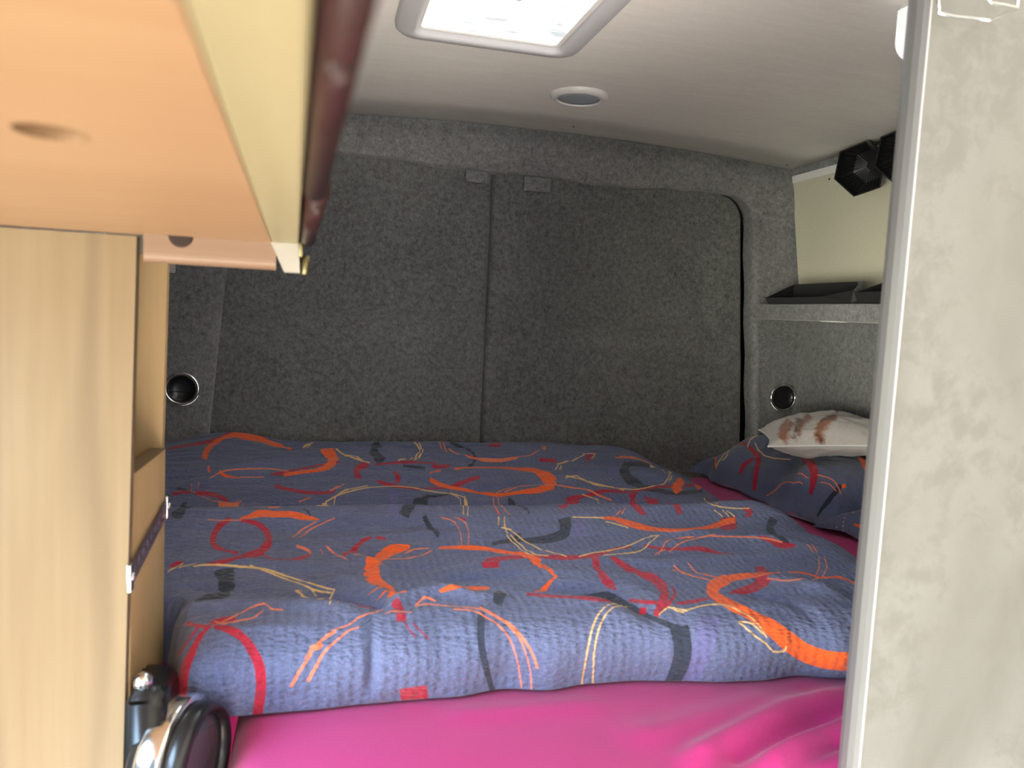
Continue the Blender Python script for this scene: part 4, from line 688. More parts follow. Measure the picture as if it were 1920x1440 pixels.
def open_left(z): return -.253 - .083 * (1.423 - z) if z < 1.62 else -.2366
def open_right(z): return 1.267 + .094 * (1.656 - z)
YB = 2.09
def wall_back():
    zt = 1.751; r = .085; inner = []; outer = []
    zs = np.linspace(.55, zt - r, 26)
    for z in zs:
        inner.append((open_left(z), z)); outer.append((-.60, z))
    xl, xr = open_left(zt), open_right(zt - r)
    for k in range(1, 7):
        a = PI - k / 6 * PI / 2; p = (xl + r + r * math.cos(a), zt - r + r * math.sin(a)); inner.append(p)
        outer.append((-.60 + .2 * k / 6 * 1.0, 1.66 + (zc(-.6) + .02 - 1.66) * k / 6) if k < 6 else (-.40, zc(-.4) + .015))
    n = 40
    for k in range(1, n):
        f = k / n; x = xl + r + (xr - r - xl - r) * f
        inner.append((x, zt + .0035 * math.sin(x * 14) + .002 * math.sin(x * 41))); xo = -.40 + (1.30 + .40) * f; outer.append((xo, zc(xo) + .015))
    for k in range(0, 7):
        a = PI / 2 - k / 6 * PI / 2; p = (xr - r + r * math.cos(a), zt - r + r * math.sin(a)); inner.append(p)
        outer.append((1.30 + .17 * k / 6, zc(1.30) + .015 - .10 * max(0, k - 3) / 3))
    for z in zs[::-1]:
        inner.append((open_right(z) + .0025 * math.sin(z * 31), z)); outer.append((1.48, z))
    inner = np.array(inner); outer = np.array(outer); rows = []
    for f in np.linspace(0, 1, 14):
        q = outer + (inner - outer) * f
        bulge = (-.012 * (1 - f) - .014 * math.sin(PI * f) ** 2) * np.clip((q[:, 1] - 1.62) / .1, 0, 1)
        rows.append(np.stack([q[:, 0], YB + bulge + .0015 * fbm(q[:, 0] * 9, q[:, 1] * 9, 3), q[:, 1]], -1))
    d = inner - outer; d /= np.linalg.norm(d, axis=1)[:, None]
    R = .018
    for a in np.linspace(.15, 1, 8) * PI / 2:   # rounded lip turning back into the opening
        q = inner + d * R * math.sin(a); rows.append(np.stack([q[:, 0], np.full(len(q), YB + R * (1 - math.cos(a))), q[:, 1]], -1))
    rows.append(np.stack([q[:, 0], np.full(len(q), YB + .06), q[:, 1]], -1))
    return grid_mesh('wall_back', np.array(rows), 'felt')
wb = struct(wall_back())
for x0, x1, z0, z1 in ((.372, .432, 1.703, 1.735), (.535, .612, 1.694, 1.733)):
    bm = bmesh.new(); box(bm, x0, x1, 2.088, 2.094, z0, z1, .002); t = bm_obj('velcro_tab', bm, 'felt', wb, True)
bm = bmesh.new(); box(bm, -.62, 1.50, 2.17, 2.20, .5, 1.9); bm_obj('backing', bm, 'black_gap', wb)

def door(name, fl, fr, round_right, seed):
    nu, nv = 90, 110; z0, z1 = .55, 1.752
    rows = []
    for j in range(nv):
        z = z0 + (z1 - z0) * j / (nv - 1); xl, xr = fl(z), fr(z)
        if round_right:
            rr = .075; zt = z1 - rr - .012
            if z > zt: xr -= rr - math.sqrt(max(0, rr ** 2 - min(rr, z - zt) ** 2))
        u = np.linspace(0, 1, nu); u = .5 - .5 * np.cos(u * PI) * (.75 + .25 * np.abs(np.cos(u * PI)))
        rows.append(np.stack([xl + (xr - xl) * u, np.full(nu, 2.112), np.full(nu, z)], -1))
    P = np.array(rows); Xd, Zd = P[..., 0], P[..., 2]
    a, b = fl(1.2), fr(1.2)
    # pressed-in window area, belt swage and soft waves in the felt
    win = sstep(a + .10, a + .17, Xd) * (1 - sstep(b - .15, b - .08, Xd)) * sstep(1.315, 1.36, Zd) * (1 - sstep(1.64, 1.70, Zd))
    P[..., 1] += .020 * win
    P[..., 1] -= .013 * np.exp(-((Zd - 1.30) / .02) ** 2) * sstep(a + .08, a + .2, Xd) * (1 - sstep(b - .2, b - .1, Xd))
    P[..., 1] += .004 * fbm(Xd * 5, Zd * 4, seed, 2) + .0016 * fbm(Xd * 24, Zd * 20, seed + 3, 2)
    e = np.minimum(Xd - P[:, :1, 0], P[:, -1:, 0] - Xd)
    P[..., 1] += .016 * (1 - np.sqrt(np.clip(1 - (1 - np.clip(e / .016, 0, 1)) ** 2, 0, 1)))
    P[:, 0, 1] += .03; P[:, -1, 1] += .03
    return struct(grid_mesh(name, P, 'felt_dimmed'))
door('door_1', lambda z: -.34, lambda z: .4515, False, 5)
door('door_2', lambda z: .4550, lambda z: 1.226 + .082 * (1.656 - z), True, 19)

# right side wall: felt below, cream board above, leaning in towards the roof
def wx(z): return 1.418 - .178 * max(0, z - 1.45)
bm = bmesh.new()
prism(bm, [(1.43, .0), (1.50, .0), (1.50, 1.90), (wx(1.86) - .004, 1.86), (wx(1.803), 1.803), (wx(1.803) + .012, 1.80), (wx(1.42) + .012, 1.42), (1.43, 1.415)], 1, -2.6, 2.12)
wr_ = struct(bm_obj('wall_right', bm, 'felt'))
bm = bmesh.new(); prism(bm, [(wx(1.42), 1.42), (wx(1.42) + .014, 1.42), (wx(1.783) + .014, 1.783), (wx(1.783), 1.783)], 1, -.2, 2.075)
bm_obj('cream_board', bm, 'cream', wr_)
bm = bmesh.new(); prism(bm, [(wx(1.783) - .002, 1.783), (wx(1.783) + .014, 1.783), (wx(1.803) + .014, 1.803), (wx(1.803) - .002, 1.803)], 1, -.2, 2.075)
bm_obj('edge_trim', bm, 'white_plastic', wr_)['label'] = 'white strip along the top of the cream board'
bm = bmesh.new(); lathe(bm, [(0, -.001), (.003, -.001), (.004, .002)], (wx(1.77) + .0, 1.905, 1.77), (1, 0, 0), 12); bm_obj('screw', bm, 'screw_dark', wr_)
# left side wall with the sliding door opening beside the camera
bm = bmesh.new(); box(bm, -.66, -.60, .62, 2.12, 0, 1.86); box(bm, -.66, -.60, -2.6, -1.25, 0, 1.86); box(bm, -.66, -.60, -1.25, .62, 1.80, 1.86)
struct(bm_obj('wall_left', bm, 'felt'))

# ------------------------------------------------------------------ roof hatch and spotlight
def rrect(x0, x1, y0, y1, r, n=8):
    p = []
    for cx, cy, a0 in ((x1 - r, y1 - r, 0), (x0 + r, y1 - r, 90), (x0 + r, y0 + r, 180), (x1 - r, y0 + r, 270)):
        for k in range(n + 1):
            a = math.radians(a0 + 90 * k / n); p.append((cx + r * math.cos(a), cy + r * math.sin(a)))
    return p
hx0, hx1, hy0, hy1 = .112, .448, 1.03, 1.432
hz = 1.842
t = tag(empty('roof_hatch', (.280, 1.231, hz)), 'bright white roof hatch with a rounded grey plastic frame in the ceiling', 'roof hatch')
def loops(spec):
    rows = []
    for x0, x1, y0, y1, r, z in spec: rows.append([(px - .280, py - 1.231, z - hz) for px, py in rrect(x0, x1, y0, y1, r)])
    return np.array(rows)
P = loops([(hx0, hx1, hy0, hy1, .045, 1.846), (hx0 + .001, hx1 - .001, hy0 + .001, hy1 - .001, .045, 1.836), (hx0 + .006, hx1 - .006, hy0 + .006, hy1 - .006, .042, 1.831),
           (hx0 + .027, hx1 - .027, hy0 + .023, hy1 - .023, .028, 1.829), (hx0 + .032, hx1 - .032, hy0 + .028, hy1 - .028, .024, 1.831), (hx0 + .036, hx1 - .036, hy0 + .031, hy1 - .031, .012, 1.836), (hx0 + .037, hx1 - .037, hy0 + .032, hy1 - .032, .012, 1.843)])
grid_mesh('frame', P, 'frame_grey', t, closed_u=True)
P = loops([(hx0 + .0365, hx1 - .0365, hy0 + .0315, hy1 - .0315, .012, 1.8405), (hx0 + .043, hx1 - .043, hy0 + .036, hy1 - .039, .008, 1.8390), (hx0 + .0445, hx1 - .0445, hy0 + .037, hy1 - .041, .008, 1.8415)])
grid_mesh('inner_rim', P, 'white_plastic', t, closed_u=True)
xs = np.linspace(hx0 + .042, hx1 - .042, 40); ys = np.linspace(hy0 + .036, hy1 - .036, 80); X, Y = np.meshgrid(xs, ys)
grid_mesh('pleated_blind', np.stack([X - .280, Y - 1.231, 1.8425 - hz + .0015 * np.sin(Y * 260) + X * 0], -1), 'blind', t)
bm = bmesh.new(); box(bm, -.006, .006, -.075, -.043, -.016, 0, .004, 3); bm_obj('handle', bm, 'white_plastic', t, True)

zs_ = zc(.56)
t = tag(empty('ceiling_spotlight', (.560, 1.722, zs_)), 'round flush ceiling spotlight with white ring and grey lens, unlit', 'lamp')
nrm = Vector((.012, 0, 1))
bm = bmesh.new(); lathe(bm, [(.066, .004), (.067, -.001), (.065, -.006), (.058, -.011), (.050, -.012), (.0485, -.009), (.048, .002)], (0, 0, 0), nrm, 64); bm_obj('ring', bm, 'white_plastic', t, True)
bm = bmesh.new(); lathe(bm, [(.0485, .0), (.0485, -.0085), (.030, -.0095), (0, -.0098)], (0, 0, 0), nrm, 64); bm_obj('lens', bm, 'lens_grey', t, True)

# ------------------------------------------------------------------ round air vents on the rear posts
def air_vent(loc, axis, label):
    t = tag(empty('air_vent', loc), label, 'air vent', 'round air vents beside the rear doors')
    bm = bmesh.new(); lathe(bm, [(.043, .002), (.0435, -.005), (.0415, -.010), (.0375, -.0115), (.0350, -.009), (.0345, .003)], (0, 0, 0), tuple(-v for v in axis), 56)
    bm_obj('ring', bm, 'chrome', t, True)['label'] = 'polished chrome ring'
    bm = bmesh.new(); lathe(bm, [(.0350, -.004), (.0345, -.009), (.031, -.0045), (.016, -.002), (0, -.0015)], (0, 0, 0), tuple(-v for v in axis), 56)
    bm_obj('bowl', bm, 'black_plastic', t, True)
    ax = Vector(axis).normalized(); q = Vector((0, -1, 0)).rotation_difference(ax)
    bm = bmesh.new(); tube(bm, [tuple(q @ Vector((.032 * math.sin(a), -.0085 + .005 * math.cos(a), -.002 - .006 * math.cos(a)))) for a in np.linspace(-1.4, 1.4, 13)], .0012, 6)
    bm_obj('flap_edge', bm, 'black_matte', t, True)
air_vent((-.333, YB - .004, 1.123), (.05, -1, .0), 'chrome-ringed round air vent beside the wooden cabinet, lower left of the felt doors')
air_vent((1.389, YB - .004, 1.139), (-.12, -1, .05), 'chrome-ringed round black air vent under the felt shelf, above the pillows')

# ------------------------------------------------------------------ pale locker corner on the far left
t = tag(empty('side_locker', (-.44, 1.75, 1.42)), 'pale grey locker corner showing between the wooden cabinet and the rear post', 'locker')
bm = bmesh.new(); box(bm, -.078, .090, -.35, .325, -.008, .38, .003); bm_obj('body', bm, 'white_plastic', t)
bm = bmesh.new(); box(bm, .0895, .0925, -.33, .31, .01, .36, .001); bm_obj('side_panel', bm, 'cream', t)

# ------------------------------------------------------------------ felt shelf on the right wall, with what stands on it
sh = tag(empty('wall_shelf', (1.33, 1.4, 1.375)), 'grey felt covered shelf along the right wall holding black trays', 'shelf')
bm = bmesh.new(); box(bm, -.103, .098, -.75, .625, 0, .0425, .006, 3); bm_obj('board', bm, 'felt', sh, True)
bm = bmesh.new(); lathe(bm, [(0, -.002), (.030, -.0025), (.034, -.0015), (.034, .003)], (-.055, .315, 0), (0, 0, 1), 40); bm_obj('recessed_light', bm, 'white_plastic', sh, True)['label'] = 'white rim of a light let into the underside'
def tray(loc, L, hf, hr, hb, label):
    # open bin: low front towards the bed, high back against the board; x across the shelf, y along it
    t = tag(empty('tray', loc), label, 'tray', 'black trays on the felt shelf')
    bm = bmesh.new(); th = .004
    base = [(-.040, -L / 2 + .015, 0), (-.040, L / 2 - .008, 0), (.030, L / 2 - .02, 0), (.030, -L / 2 + .05, 0)]
    rim = [(-.046, -L / 2, hr), (-.047, -L / 2 + .12, hf), (-.047, L / 2, hf), (.036, L / 2 - .012, hb), (.036, -L / 2 + .085, hb), (.020, -L / 2 + .05, hb)]
    def inner(p): cx, cy = 0.0, .02; return (p[0] + (th if p[0] < cx else -th), p[1] + (th if p[1] < cy else -th), p[2])
    V = lambda p: bm.verts.new(p)
    bo = [V(p) for p in base]; ro = [V(p) for p in rim]; bi = [V(inner((p[0], p[1], .005))) for p in base]; ri = [V(inner(p)) for p in rim]
    def skin(b, r, flip):
        fs = [(b[0], b[1], r[2], r[1]), (b[0], r[1], r[0]), (b[1], b[2], r[3], r[2]), (b[2], b[3], r[4], r[3]), (b[3], b[0], r[0], r[5]), (b[3], r[5], r[4]), tuple(b)]
        for f in fs: bm.faces.new(f[::-1] if flip else f)
    skin(bo, ro, False); skin(bi, ri, True)
    for k in range(6): bm.faces.new((ro[k], ro[(k + 1) % 6], ri[(k + 1) % 6], ri[k]))
    bm_obj('shell', bm, 'felt_black', t)
    bm = bmesh.new(); box(bm, -.034, .024, -L / 2 + .06, L / 2 - .03, .0048, .0075, .0008); bm_obj('lining', bm, 'black_matte', t)
tray((1.282, 1.788, 1.4178), .375, .018, .034, .060, 'empty black felt tray on the shelf nearer the rear doors')
tray((1.282, 1.430, 1.4178), .335, .028, .030, .058, 'black felt tray on the shelf partly hidden by the pale cabinet panel')

# two ribbed hexagonal cups fixed high on the wall
def hex_cup(loc, label, spin):
    t = tag(empty('hexagonal_cup', loc), label, 'cup', 'black hexagonal cups under the ceiling')
    ax = Vector((-.80, -.42, -.30)).normalized(); q = Vector((0, 0, 1)).rotation_difference(ax)
    def ring(bm, r, h, n=72, rib=0.0):
        vs = []
        for k in range(n):
            a = 2 * PI * k / n + spin; s = ((a - spin) % (PI / 3)) - PI / 6
            rr = r * math.cos(PI / 6) / math.cos(s) * (1 + (rib if k % 2 else 0))
            vs.append(bm.verts.new(q @ Vector((rr * math.cos(a), rr * math.sin(a), h))))
        return vs
    def skin(bm, rs):
        for a, b in zip(rs, rs[1:]):
            for k in range(len(a)): bm.faces.new((a[k], a[(k + 1) % len(a)], b[(k + 1) % len(b)], b[k]))
    bm = bmesh.new(); rs = [ring(bm, .045, -.055), ring(bm, .066, .005), ring(bm, .068, .022), ring(bm, .064, .022), ring(bm, .062, .006)]; skin(bm, rs); bm.faces.new(rs[0]); bm_obj('shell', bm, 'black_plastic', t)
    bm = bmesh.new(); rs = [ring(bm, .062, .008), ring(bm, .058, .000, rib=.05), ring(bm, .040, -.030, rib=.09), ring(bm, .012, -.042, rib=.0)]; skin(bm, rs); bm.faces.new(rs[-1]); bm_obj('ribbed_liner', bm, 'black_plastic', t)
hex_cup((1.302, 1.690, 1.758), 'black hexagonal cup with ribbed inside under the ceiling, nearer the rear doors', math.radians(12))
hex_cup((1.302, 1.545, 1.764), 'black hexagonal cup under the ceiling, half hidden by the pale cabinet panel', math.radians(12))

# ------------------------------------------------------------------ bed
def lines_to_attr(P, name, keys):
    nv, nu = P.shape[:2]; out = {}
    jj, ii = np.meshgrid(np.arange(nv), np.arange(nu), indexing='ij')
    du = np.linalg.norm(np.diff(P, axis=1), axis=-1); dv = np.linalg.norm(np.diff(P, axis=0), axis=-1)
    for key, attr in keys:
        val = np.full((nv, nu), -.02)
        for row in STROKES[name].get(key, '').split('\n'):
            q = np.array([int(v) for v in row.split()], float).reshape(-1, 4) / 9999.0
            if len(q) < 2: continue
            Lr = q[:, :2] * [nu - 1, nv - 1]; Rr = q[:, 2:] * [nu - 1, nv - 1]
            for k in range(len(q) - 1):
                c0 = (Lr[k] + Rr[k]) / 2; c1 = (Lr[k + 1] + Rr[k + 1]) / 2
                o0 = (Lr[k] - Rr[k]) / 2; o1 = (Lr[k + 1] - Rr[k + 1]) / 2
                ci, cj = int(np.clip(c0[0], 0, nu - 2)), int(np.clip(c0[1], 0, nv - 2))
                su, sv = max(du[cj, ci], 3e-4), max(dv[cj, ci], 3e-4)
                ext = np.abs(np.stack([c0 + o0, c0 - o0, c1 + o1, c1 - o1])); pad = 5
                lo = np.floor(np.min([c0 + o0, c0 - o0, c1 + o1, c1 - o1], axis=0)).astype(int) - pad
                hi = np.ceil(np.max([c0 + o0, c0 - o0, c1 + o1, c1 - o1], axis=0)).astype(int) + pad
                i0, i1 = max(lo[0], 0), min(hi[0], nu - 1) + 1; j0, j1 = max(lo[1], 0), min(hi[1], nv - 1) + 1
                if i1 <= i0 or j1 <= j0 or (i1 - i0) * (j1 - j0) > 90000: continue
                xx = ii[j0:j1, i0:i1] * su; yy = jj[j0:j1, i0:i1] * sv; S = np.array([su, sv])
                a, b = c0 * S, c1 * S; d = b - a; L2 = d @ d
                if L2 < 1e-10: continue
                o = (o0 + o1) / 2 * S; det = d[0] * o[1] - d[1] * o[0]
                L = math.sqrt(L2)
                if abs(det) < 1e-3 * L * math.hypot(*o) + 1e-12: continue
                px, py = xx - a[0], yy - a[1]
                t = (px * o[1] - py * o[0]) / det; tc = np.clip(t, 0, 1)
                of0, of1 = o0 * S, o1 * S
                ox = of0[0] + (of1[0] - of0[0]) * tc; oy = of0[1] + (of1[1] - of0[1]) * tc
                on = np.hypot(ox, oy); hw = np.abs(d[0] * oy - d[1] * ox) / L
                hw = np.maximum(hw, .0008)
                rx = px - d[0] * tc; ry = py - d[1] * tc
                s = (rx * ox + ry * oy) / np.maximum(on, 1e-6)
                perp = np.abs(rx * -d[1] + ry * d[0]) / L
                v = hw - perp
                tv = np.minimum(t, 1 - t) * L + (.0012 if 0 < k < len(q) - 2 else .0006)
                tv = np.where((t < 0) & (k > 0) | (t > 1) & (k < len(q) - 2), tv + .001, tv)
                v = np.where(tv < 0, np.minimum(v, tv), v)
                w_ = val[j0:j1, i0:i1]; np.maximum(w_, v, out=w_)
        out[attr] = val
    return out
KEYS = [('O', 'orange'), ('R', 'red'), ('K', 'dark'), ('Y', 'yellow'), ('P', 'purple'), ('S', 'salmon')]

# mattress: outline steps in beside the wooden cabinet
mt = tag(empty('mattress', (.45, 1.4, .70)), 'mattress with a tight magenta jersey fitted sheet across the rear of the van', 'mattress')
nx, ny = 300, 260
xu = np.linspace(0, 1, nx); yv = np.linspace(.645, 2.075, ny); U, Yg = np.meshgrid(xu, yv)
Xl = -.080 - .40 * sstep(1.0, 1.03, Yg); Xg = Xl + (1.415 - Xl) * U
edge = np.minimum(np.minimum(Xg - Xl, 1.415 - Xg), np.minimum(Yg - .645, 2.075 - Yg))
k = np.clip(edge / .035, 0, 1)
zg = .898 - .035 * (1 - np.sqrt(np.clip(1 - (1 - k) ** 2, 0, 1))) + (.0016 * fbm(Xg * 4, Yg * 6, 7, 2) + wrinkles(Xg, Yg, WR_SHEET)) * np.clip(edge / .05, 0, 1)
grid_mesh('fitted_sheet', np.stack([Xg - .45, Yg - 1.4, zg - .70], -1), 'magenta', mt)
bm = bmesh.new(); prism(bm, [(-.530, -.755), (.965, -.755), (.965, .675), (-.93, .675), (-.93, -.372), (-.530, -.372)], 2, .0, .166)
bm_obj('sheet_side', bm, 'magenta', mt)
bm = bmesh.new(); prism(bm, [(-.075, .645), (1.425, .645), (1.425, 2.08), (-.49, 2.08), (-.49, 1.03), (-.075, 1.03)], 2, .62, .70)
tag(bm_obj('bed_base', bm, 'birch_dark'), 'wooden bed base board under the magenta mattress', 'bed base')

P, T = duvet_grid()
uvd = np.stack([P[..., 0], T], -1)
dv = grid_mesh('duvet', P, 'duvet_cotton', None, lines_to_attr(P, 'duvet', KEYS), uvd)
tag(dv, 'rumpled blue grey seersucker duvet printed with orange, red and black loops, spread over the bed', 'duvet')
def pillow(kind, label, stro):
    Pt, Pb = pillow_grid(kind)
    uvp = np.stack([Pt[..., 0], Pt[..., 1]], -1)
    at = lines_to_attr(Pt, stro, KEYS)
    c = np.array([1.25, Pt[..., 1].mean(), BED_Z])
    t = tag(empty('pillow', tuple(c)), label, 'pillow', 'pillows in matching printed covers')
    grid_mesh('cover', Pt - c, 'pillow_cotton', t, at, uvp)
    o = grid_mesh('underside', Pb - c, 'sheet_white', t)
    # white seam edge showing along the open side
    n = Pt.shape[0]; pts = Pt[:, 0] - c
    bm = bmesh.new(); sel = pts[6:-6:3].copy(); sel[:, 2] -= .003; sel[:, 0] -= .0015; tube(bm, [tuple(p) for p in sel], .0022, 6)
    bm_obj('piping', bm, 'sheet_white', t, True)['label'] = 'thin white seam along the front edge'
pillow('far', 'pillow with orange and red loop print below the small plush cushion, in the rear corner', 'pillow_far')
pillow('near', 'pillow in the same loop print lying in front, mostly behind the pale cabinet panel', 'pillow_near')
Ct, Cb = cushion_grid()
ca = lines_to_attr(Ct, 'cushion', [('B', 'brown'), ('U', 'umber')])
c = np.array([1.248, 1.675, 1.082])
t = tag(empty('cushion', tuple(c)), 'small off white plush cushion with brown patches lying on the patterned pillow', 'cushion')
grid_mesh('front_cover', Ct - c, 'plush_print', t, ca)
Cz = np.zeros(Cb.shape[:2]) - .02
grid_mesh('back_cover', Cb - c, 'plush_print', t, {'brown': Cz, 'umber': Cz})
bm = bmesh.new(); loop = np.concatenate([Ct[0, :-1], Ct[:-1, -1], Ct[-1, :0:-1], Ct[:0:-1, 0]]) - c
tube(bm, [tuple(p) for p in loop[::2]] + [tuple(loop[0])], .0022, 6); bm_obj('seam', bm, 'sheet_white', t, True)

# ------------------------------------------------------------------ pale cabinet panel on the right, with what hangs on it
t = tag(empty('cabinet_panel', (.80, .61, 0)), 'tall pale concrete effect cabinet panel on the right with a grey edge strip', 'panel')
bm = bmesh.new(); box(bm, -.2835, .62, -.009, .011, .05, 1.835, .001); bm_obj('board', bm, 'concrete', t)
bm = bmesh.new(); prism(bm, [(-.2845, -.0100), (-.2835, -.0100), (-.2835, .0125), (-.2885, .0125), (-.2910, .010), (-.2925, .004), (-.2920, -.003), (-.289, -.0080)], 2, .05, 1.835)
bm_obj('edge_strip', bm, 'edge_strip', t)['label'] = 'smooth grey edge strip'
bm = bmesh.new(); box(bm, -.2842, -.2830, -.0108, .0, .05, 1.835); bm_obj('joint', bm, 'frame_grey', t)
# wire holder
t = tag(empty('wire_holder', (.545, .60, 1.63)), 'small bent chrome wire holder on the pale cabinet panel', 'wire holder')
zz = .001
loop = [(-.029, -.006, .075), (-.029, -.008, .014), (-.028, -.010, zz), (-.011, -.008, zz), (.008, -.010, zz), (.0225, -.012, zz), (.024, -.014, zz), (.024, -.030, zz), (.0235, -.040, zz), (.022, -.042, zz), (-.006, -.042, zz), (-.010, -.042, zz + .004), (-.012, -.040, .075)]
bm = bmesh.new(); tube(bm, loop, .0014, 10); bm_obj('frame', bm, 'chrome', t, True)
bm = bmesh.new(); tube(bm, [(.022, -.041, zz), (.024, -.040, .03), (.024, -.030, .075)], .0013, 10); bm_obj('brace', bm, 'chrome', t, True)
bm = bmesh.new(); box(bm, -.040, .0, -.006, .0005, .05, .085, .003); bm_obj('mount_plate', bm, 'steel', t, True)
# white fitting under the ceiling behind the panel, with an added glow
t = tag(empty('ceiling_fitting', (.917, .955, 1.845)), 'white rounded fitting with an added glow under the ceiling, half behind the pale cabinet panel', 'lamp')
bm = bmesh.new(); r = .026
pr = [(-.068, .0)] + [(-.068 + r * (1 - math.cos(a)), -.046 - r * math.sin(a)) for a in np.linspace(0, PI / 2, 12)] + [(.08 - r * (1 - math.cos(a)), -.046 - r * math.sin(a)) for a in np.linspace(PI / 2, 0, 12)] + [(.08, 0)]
prism(bm, pr, 1, -.10, .10); bm_obj('fitting_body', bm, 'glow_white', t)
bm = bmesh.new(); box(bm, -.066, .078, -.098, .098, -.002, .008); bm_obj('base_plate', bm, 'white_plastic', t)

# ------------------------------------------------------------------ wooden overhead cabinet on the left (built along its own axes)
A0 = math.radians(1.74)
oc = tag(empty('overhead_cabinet', (.0019, 0, 1.4067), A0), 'beech overhead cabinet seen from below with dark cherry doors on its aisle side', 'cabinet')
holes = [(-.093 + .006, .318)]
def underside():
    # board with round finger holes cut through: rings of quads around each hole
    bm = bmesh.new(); xs = [-.50, None, None, -.0243]
    x0, x1, y0, y1 = -.50, -.0243, .06, .785; r = .0125; ry = .016; hw = .022
    import itertools
    ysplit = [y0]
    for hx, hy in holes: ysplit += [hy - hw, hy + hw]
    ysplit.append(y1)
    def V(x, y, z=0): return bm.verts.new((x, y, z))
    k = 0
    for n_, (a, b) in enumerate(zip(ysplit, ysplit[1:])):
        if n_ % 2 == 0: bm.faces.new([V(x0, a), V(x1, a), V(x1, b), V(x0, b)]); continue
        hx, hy = holes[k]; k += 1
        bm.faces.new([V(x0, a), V(hx - hw, a), V(hx - hw, b), V(x0, b)]); bm.faces.new([V(hx + hw, a), V(x1, a), V(x1, b), V(hx + hw, b)])
        N = 32; out = []; inn = []; up = []
        for q in range(N):
            an = 2 * PI * q / N; cx, cy = math.cos(an), math.sin(an); m = max(abs(cx), abs(cy))
            out.append(V(hx + hw * cx / m, hy + hw * cy / m)); inn.append(V(hx + r * cx, hy + ry * cy)); up.append(V(hx + r * cx, hy + ry * cy, .014))
        for q in range(N):
            q2 = (q + 1) % N; bm.faces.new((out[q], out[q2], inn[q2], inn[q])); bm.faces.new((inn[q], inn[q2], up[q2], up[q]))
    bmesh.ops.remove_doubles(bm, verts=bm.verts, dist=1e-5)
    return bm_obj('bottom_board', bm, 'beech', oc)
ub = underside()
for hx, hy in holes:
    bm = bmesh.new(); lathe(bm, [(.0, .013), (.009, .0125), (.0120, .014)], (0, 0, 0), (0, 0, 1), 24)
    for v in bm.verts: v.co = Vector((hx + v.co.x, hy + v.co.y * 1.45, v.co.z))
    bm_obj('finger_hole', bm, 'hole_brown', ub)
bm = bmesh.new(); box(bm, -.50, -.03, .06, .785, .016, .36); bm_obj('carcass', bm, 'beech', oc)
bm = bmesh.new(); box(bm, -.0243, 0.0, .06, .778, .0, .36, .0015); bm_obj('fascia', bm, 'fascia_wood', oc)['label'] = 'pale yellow wooden front rail'
def cdoor(y0, y1, x0, x1, z0):
    bm = bmesh.new(); w = x1 - x0; pts = []
    for k_ in range(9):
        a = PI + k_ / 8 * PI; pts.append((x0 + w / 2 + w / 2 * math.cos(a), z0 + w * .55 + w * .55 * math.sin(a)))
    pts += [(x1, .34), (x0, .34)]
    prism(bm, pts, 1, y0, y1)
    bmesh.ops.bevel(bm, geom=[e for e in bm.edges if abs(e.verts[0].co.y - e.verts[1].co.y) < 1e-6], offset=.003, segments=2, affect='EDGES')
    d = bm_obj('door', bm, 'cherry', oc, True); return d
d1 = cdoor(.07, .425, .0012, .0122, -.003); d2 = cdoor(.435, .765, .0014, .0150, -.002)
for d, y, x in ((d1, .186, .0066), (d2, .452, .0085)):
    bm = bmesh.new(); lathe(bm, [(0, -.0042), (.0022, -.0037), (.0038, -.0018), (.0042, 0), (.0042, .004)], (x, y, -.003), (0, 0, 1), 20); bm_obj('knob', bm, 'cherry', d, True)
bm = bmesh.new()
rp = [(.768, .0)] + [(.778 - .010 * math.cos(a), -.0165 - .0085 * math.sin(a)) for a in np.linspace(0, PI / 2, 6)] + [(.786, -.025), (.786, .0)]
prism(bm, rp, 0, -.135, -.020); er = bm_obj('end_rail', bm, 'beech_rail', oc)
bm = bmesh.new(); lathe(bm, [(0, 0), (.0095, 0), (.0108, .0008), (.0108, .004)], (-.1035, .7672, .0005), (0, 1, 0), 32); bm_obj('thumb_notch', bm, 'hole_brown', er)
bm = bmesh.new(); prism(bm, [(-.0255, .001), (.0, .001), (.002, -.0265), (-.0125, -.0265)], 1, .764, .786); bm_obj('end_block', bm, 'raw_edge', oc)['label'] = 'pale raw end grain of the front rail'
bm = bmesh.new(); lathe(bm, [(0, -.006), (.004, -.006), (.0045, .0), (.0045, .012), (0, .012)], (.0062, .772, -.022), (0, 0, 1), 20); box(bm, .0005, .0045, .758, .782, -.012, .004, .001)
bm_obj('hinge', bm, 'brass', oc, True)

# ------------------------------------------------------------------ tall wooden cabinet under it
wc = tag(empty('wooden_cabinet', (-.165, .79, 0), A0 * .0), 'tall pale birch cabinet on the left with an open recess facing the bed', 'cabinet')
def lx(z): return (1.4067 - z) * -.018          # the edge leans very slightly
bm = bmesh.new(); prism(bm, [(-.42, 0), (lx(0), 0), (lx(1.405), 1.405), (-.42, 1.405)], 1, -.011, .003); bm_obj('front_panel', bm, 'birch', wc)
bm = bmesh.new(); prism(bm, [(-.35, 0), (-.006 + lx(.05), 0), (-.006, 1.398), (-.35, 1.398)], 1, .172, .186); bm_obj('back_panel', bm, 'birch_dark', wc)
bm = bmesh.new(); prism(bm, [(.003, .3), (.172, .3), (.172, 1.1735), (.003, 1.178)], 0, -.022, -.0065); sb = bm_obj('side_board', bm, 'birch_dark', wc)
bm = bmesh.new(); prism(bm, [(.003, 1.178), (.172, 1.1735), (.172, 1.1748), (.003, 1.1793)], 0, -.022, -.006); bm_obj('side_board_edge', bm, 'birch', sb)
bm = bmesh.new(); box(bm, -.35, -.03, .003, .172, .0, .02); bm_obj('floor_board', bm, 'birch_dark', wc)
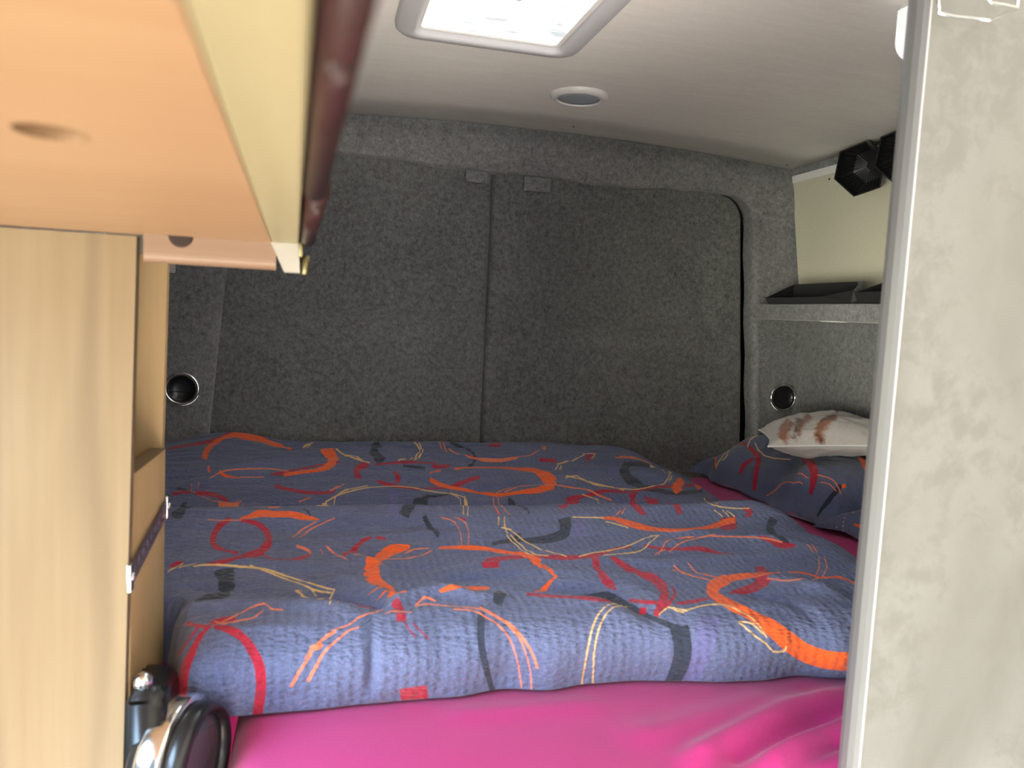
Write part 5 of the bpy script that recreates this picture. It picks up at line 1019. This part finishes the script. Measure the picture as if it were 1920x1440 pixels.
# perforated metal strap on the side board
st = empty('strap', (0, 0, 0)); st.parent = wc
sl = math.atan2(1.105 - 1.081, .971 - .772)
bm = bmesh.new(); N = 9; Lr_ = .178; hz_ = .0115
def strap_pt(a, b): return (-.0035, -.006 + a * math.cos(sl) - b * math.sin(sl), 1.083 + a * math.sin(sl) + b * math.cos(sl))
for k_ in range(N):
    a0, a1 = Lr_ * k_ / N, Lr_ * (k_ + 1) / N; ac = (a0 + a1) / 2; rr = .0048; n = 24; out = []; inn = []; ins = []
    for q in range(n):
        an = 2 * PI * q / n; cx, cy = math.cos(an), math.sin(an); m = max(abs(cx) / ((a1 - a0) / 2), abs(cy) / hz_)
        out.append(bm.verts.new(strap_pt(ac + cx / m, cy / m))); inn.append(bm.verts.new(strap_pt(ac + rr * cx, rr * cy * 1.3)))
        p = strap_pt(ac + rr * cx, rr * cy * 1.3); ins.append(bm.verts.new((p[0] - .003, p[1], p[2])))
    for q in range(n):
        q2 = (q + 1) % n; bm.faces.new((out[q], out[q2], inn[q2], inn[q])); bm.faces.new((inn[q], inn[q2], ins[q2], ins[q]))
    bm.faces.new(ins)
bmesh.ops.remove_doubles(bm, verts=bm.verts, dist=1e-5)
bm_obj('plate', bm, 'strap_dark', st)
for a in (-.003, .181):
    bm = bmesh.new(); p = strap_pt(a, 0); box(bm, p[0] - .003, p[0] + .0015, p[1] - .006, p[1] + .006, p[2] - .014, p[2] + .013, .001); lathe(bm, [(.0045, 0), (.0040, .0022), (0, .0032)], (p[0] + .0012, p[1], p[2]), (1, 0, 0), 16); bm_obj('screw_plate', bm, 'steel', st, True)

# ------------------------------------------------------------------ black appliance with chrome band at the lower left
ap = tag(empty('round_appliance', (-.122, .78, .892)), 'black round appliance with polished chrome band between the wooden cabinet and the bed', 'appliance')
ax = Vector((math.cos(math.radians(17.5)), -math.sin(math.radians(17.5)), .02)).normalized()
bm = bmesh.new(); prism(bm, [(-.045, -.30), (-.010, -.30), (-.010, .066), (-.018, .079), (-.045, .081)], 1, -.030, .052)
bmesh.ops.bevel(bm, geom=list(bm.edges), offset=.004, segments=2, affect='EDGES'); bm_obj('body', bm, 'black_plastic', ap, True)
bm = bmesh.new(); lathe(bm, [(.0, -.030), (.050, -.030), (.056, -.026), (.057, -.016)], (0, 0, 0), ax, 72); bm_obj('barrel', bm, 'black_plastic', ap, True)
bm = bmesh.new(); lathe(bm, [(.055, -.018), (.0630, -.017), (.0645, -.013), (.0645, .004), (.0630, .008), (.056, .008)], (0, 0, 0), ax, 96); bm_obj('chrome_band', bm, 'chrome', ap, True)['label'] = 'polished chrome band'
bm = bmesh.new(); lathe(bm, [(.053, .004), (.0585, .012), (.0590, .020), (.0565, .026), (.0520, .029), (.0490, .026), (.047, .020)], (0, 0, 0), ax, 96); bm_obj('rim', bm, 'black_plastic', ap, True)
bm = bmesh.new(); lathe(bm, [(.048, .019), (.035, .024), (.015, .027), (0, .0275)], (0, 0, 0), ax, 72); bm_obj('glass_face', bm, 'dark_glass', ap, True)['label'] = 'dark grey glossy face'
bm = bmesh.new(); lathe(bm, [(0, .0125), (.004, .012), (.0085, .008), (.0095, .002), (.008, -.004)], (-.036, .004, .081), (0, 0, 1), 28); bm_obj('knob', bm, 'chrome', ap, True)
bm = bmesh.new(); tube(bm, [(-.027, -.034, .020), (-.028, -.038, .0), (-.030, -.040, -.05), (-.030, -.038, -.10)], .0048, 14); bm_obj('lever', bm, 'chrome', ap, True)
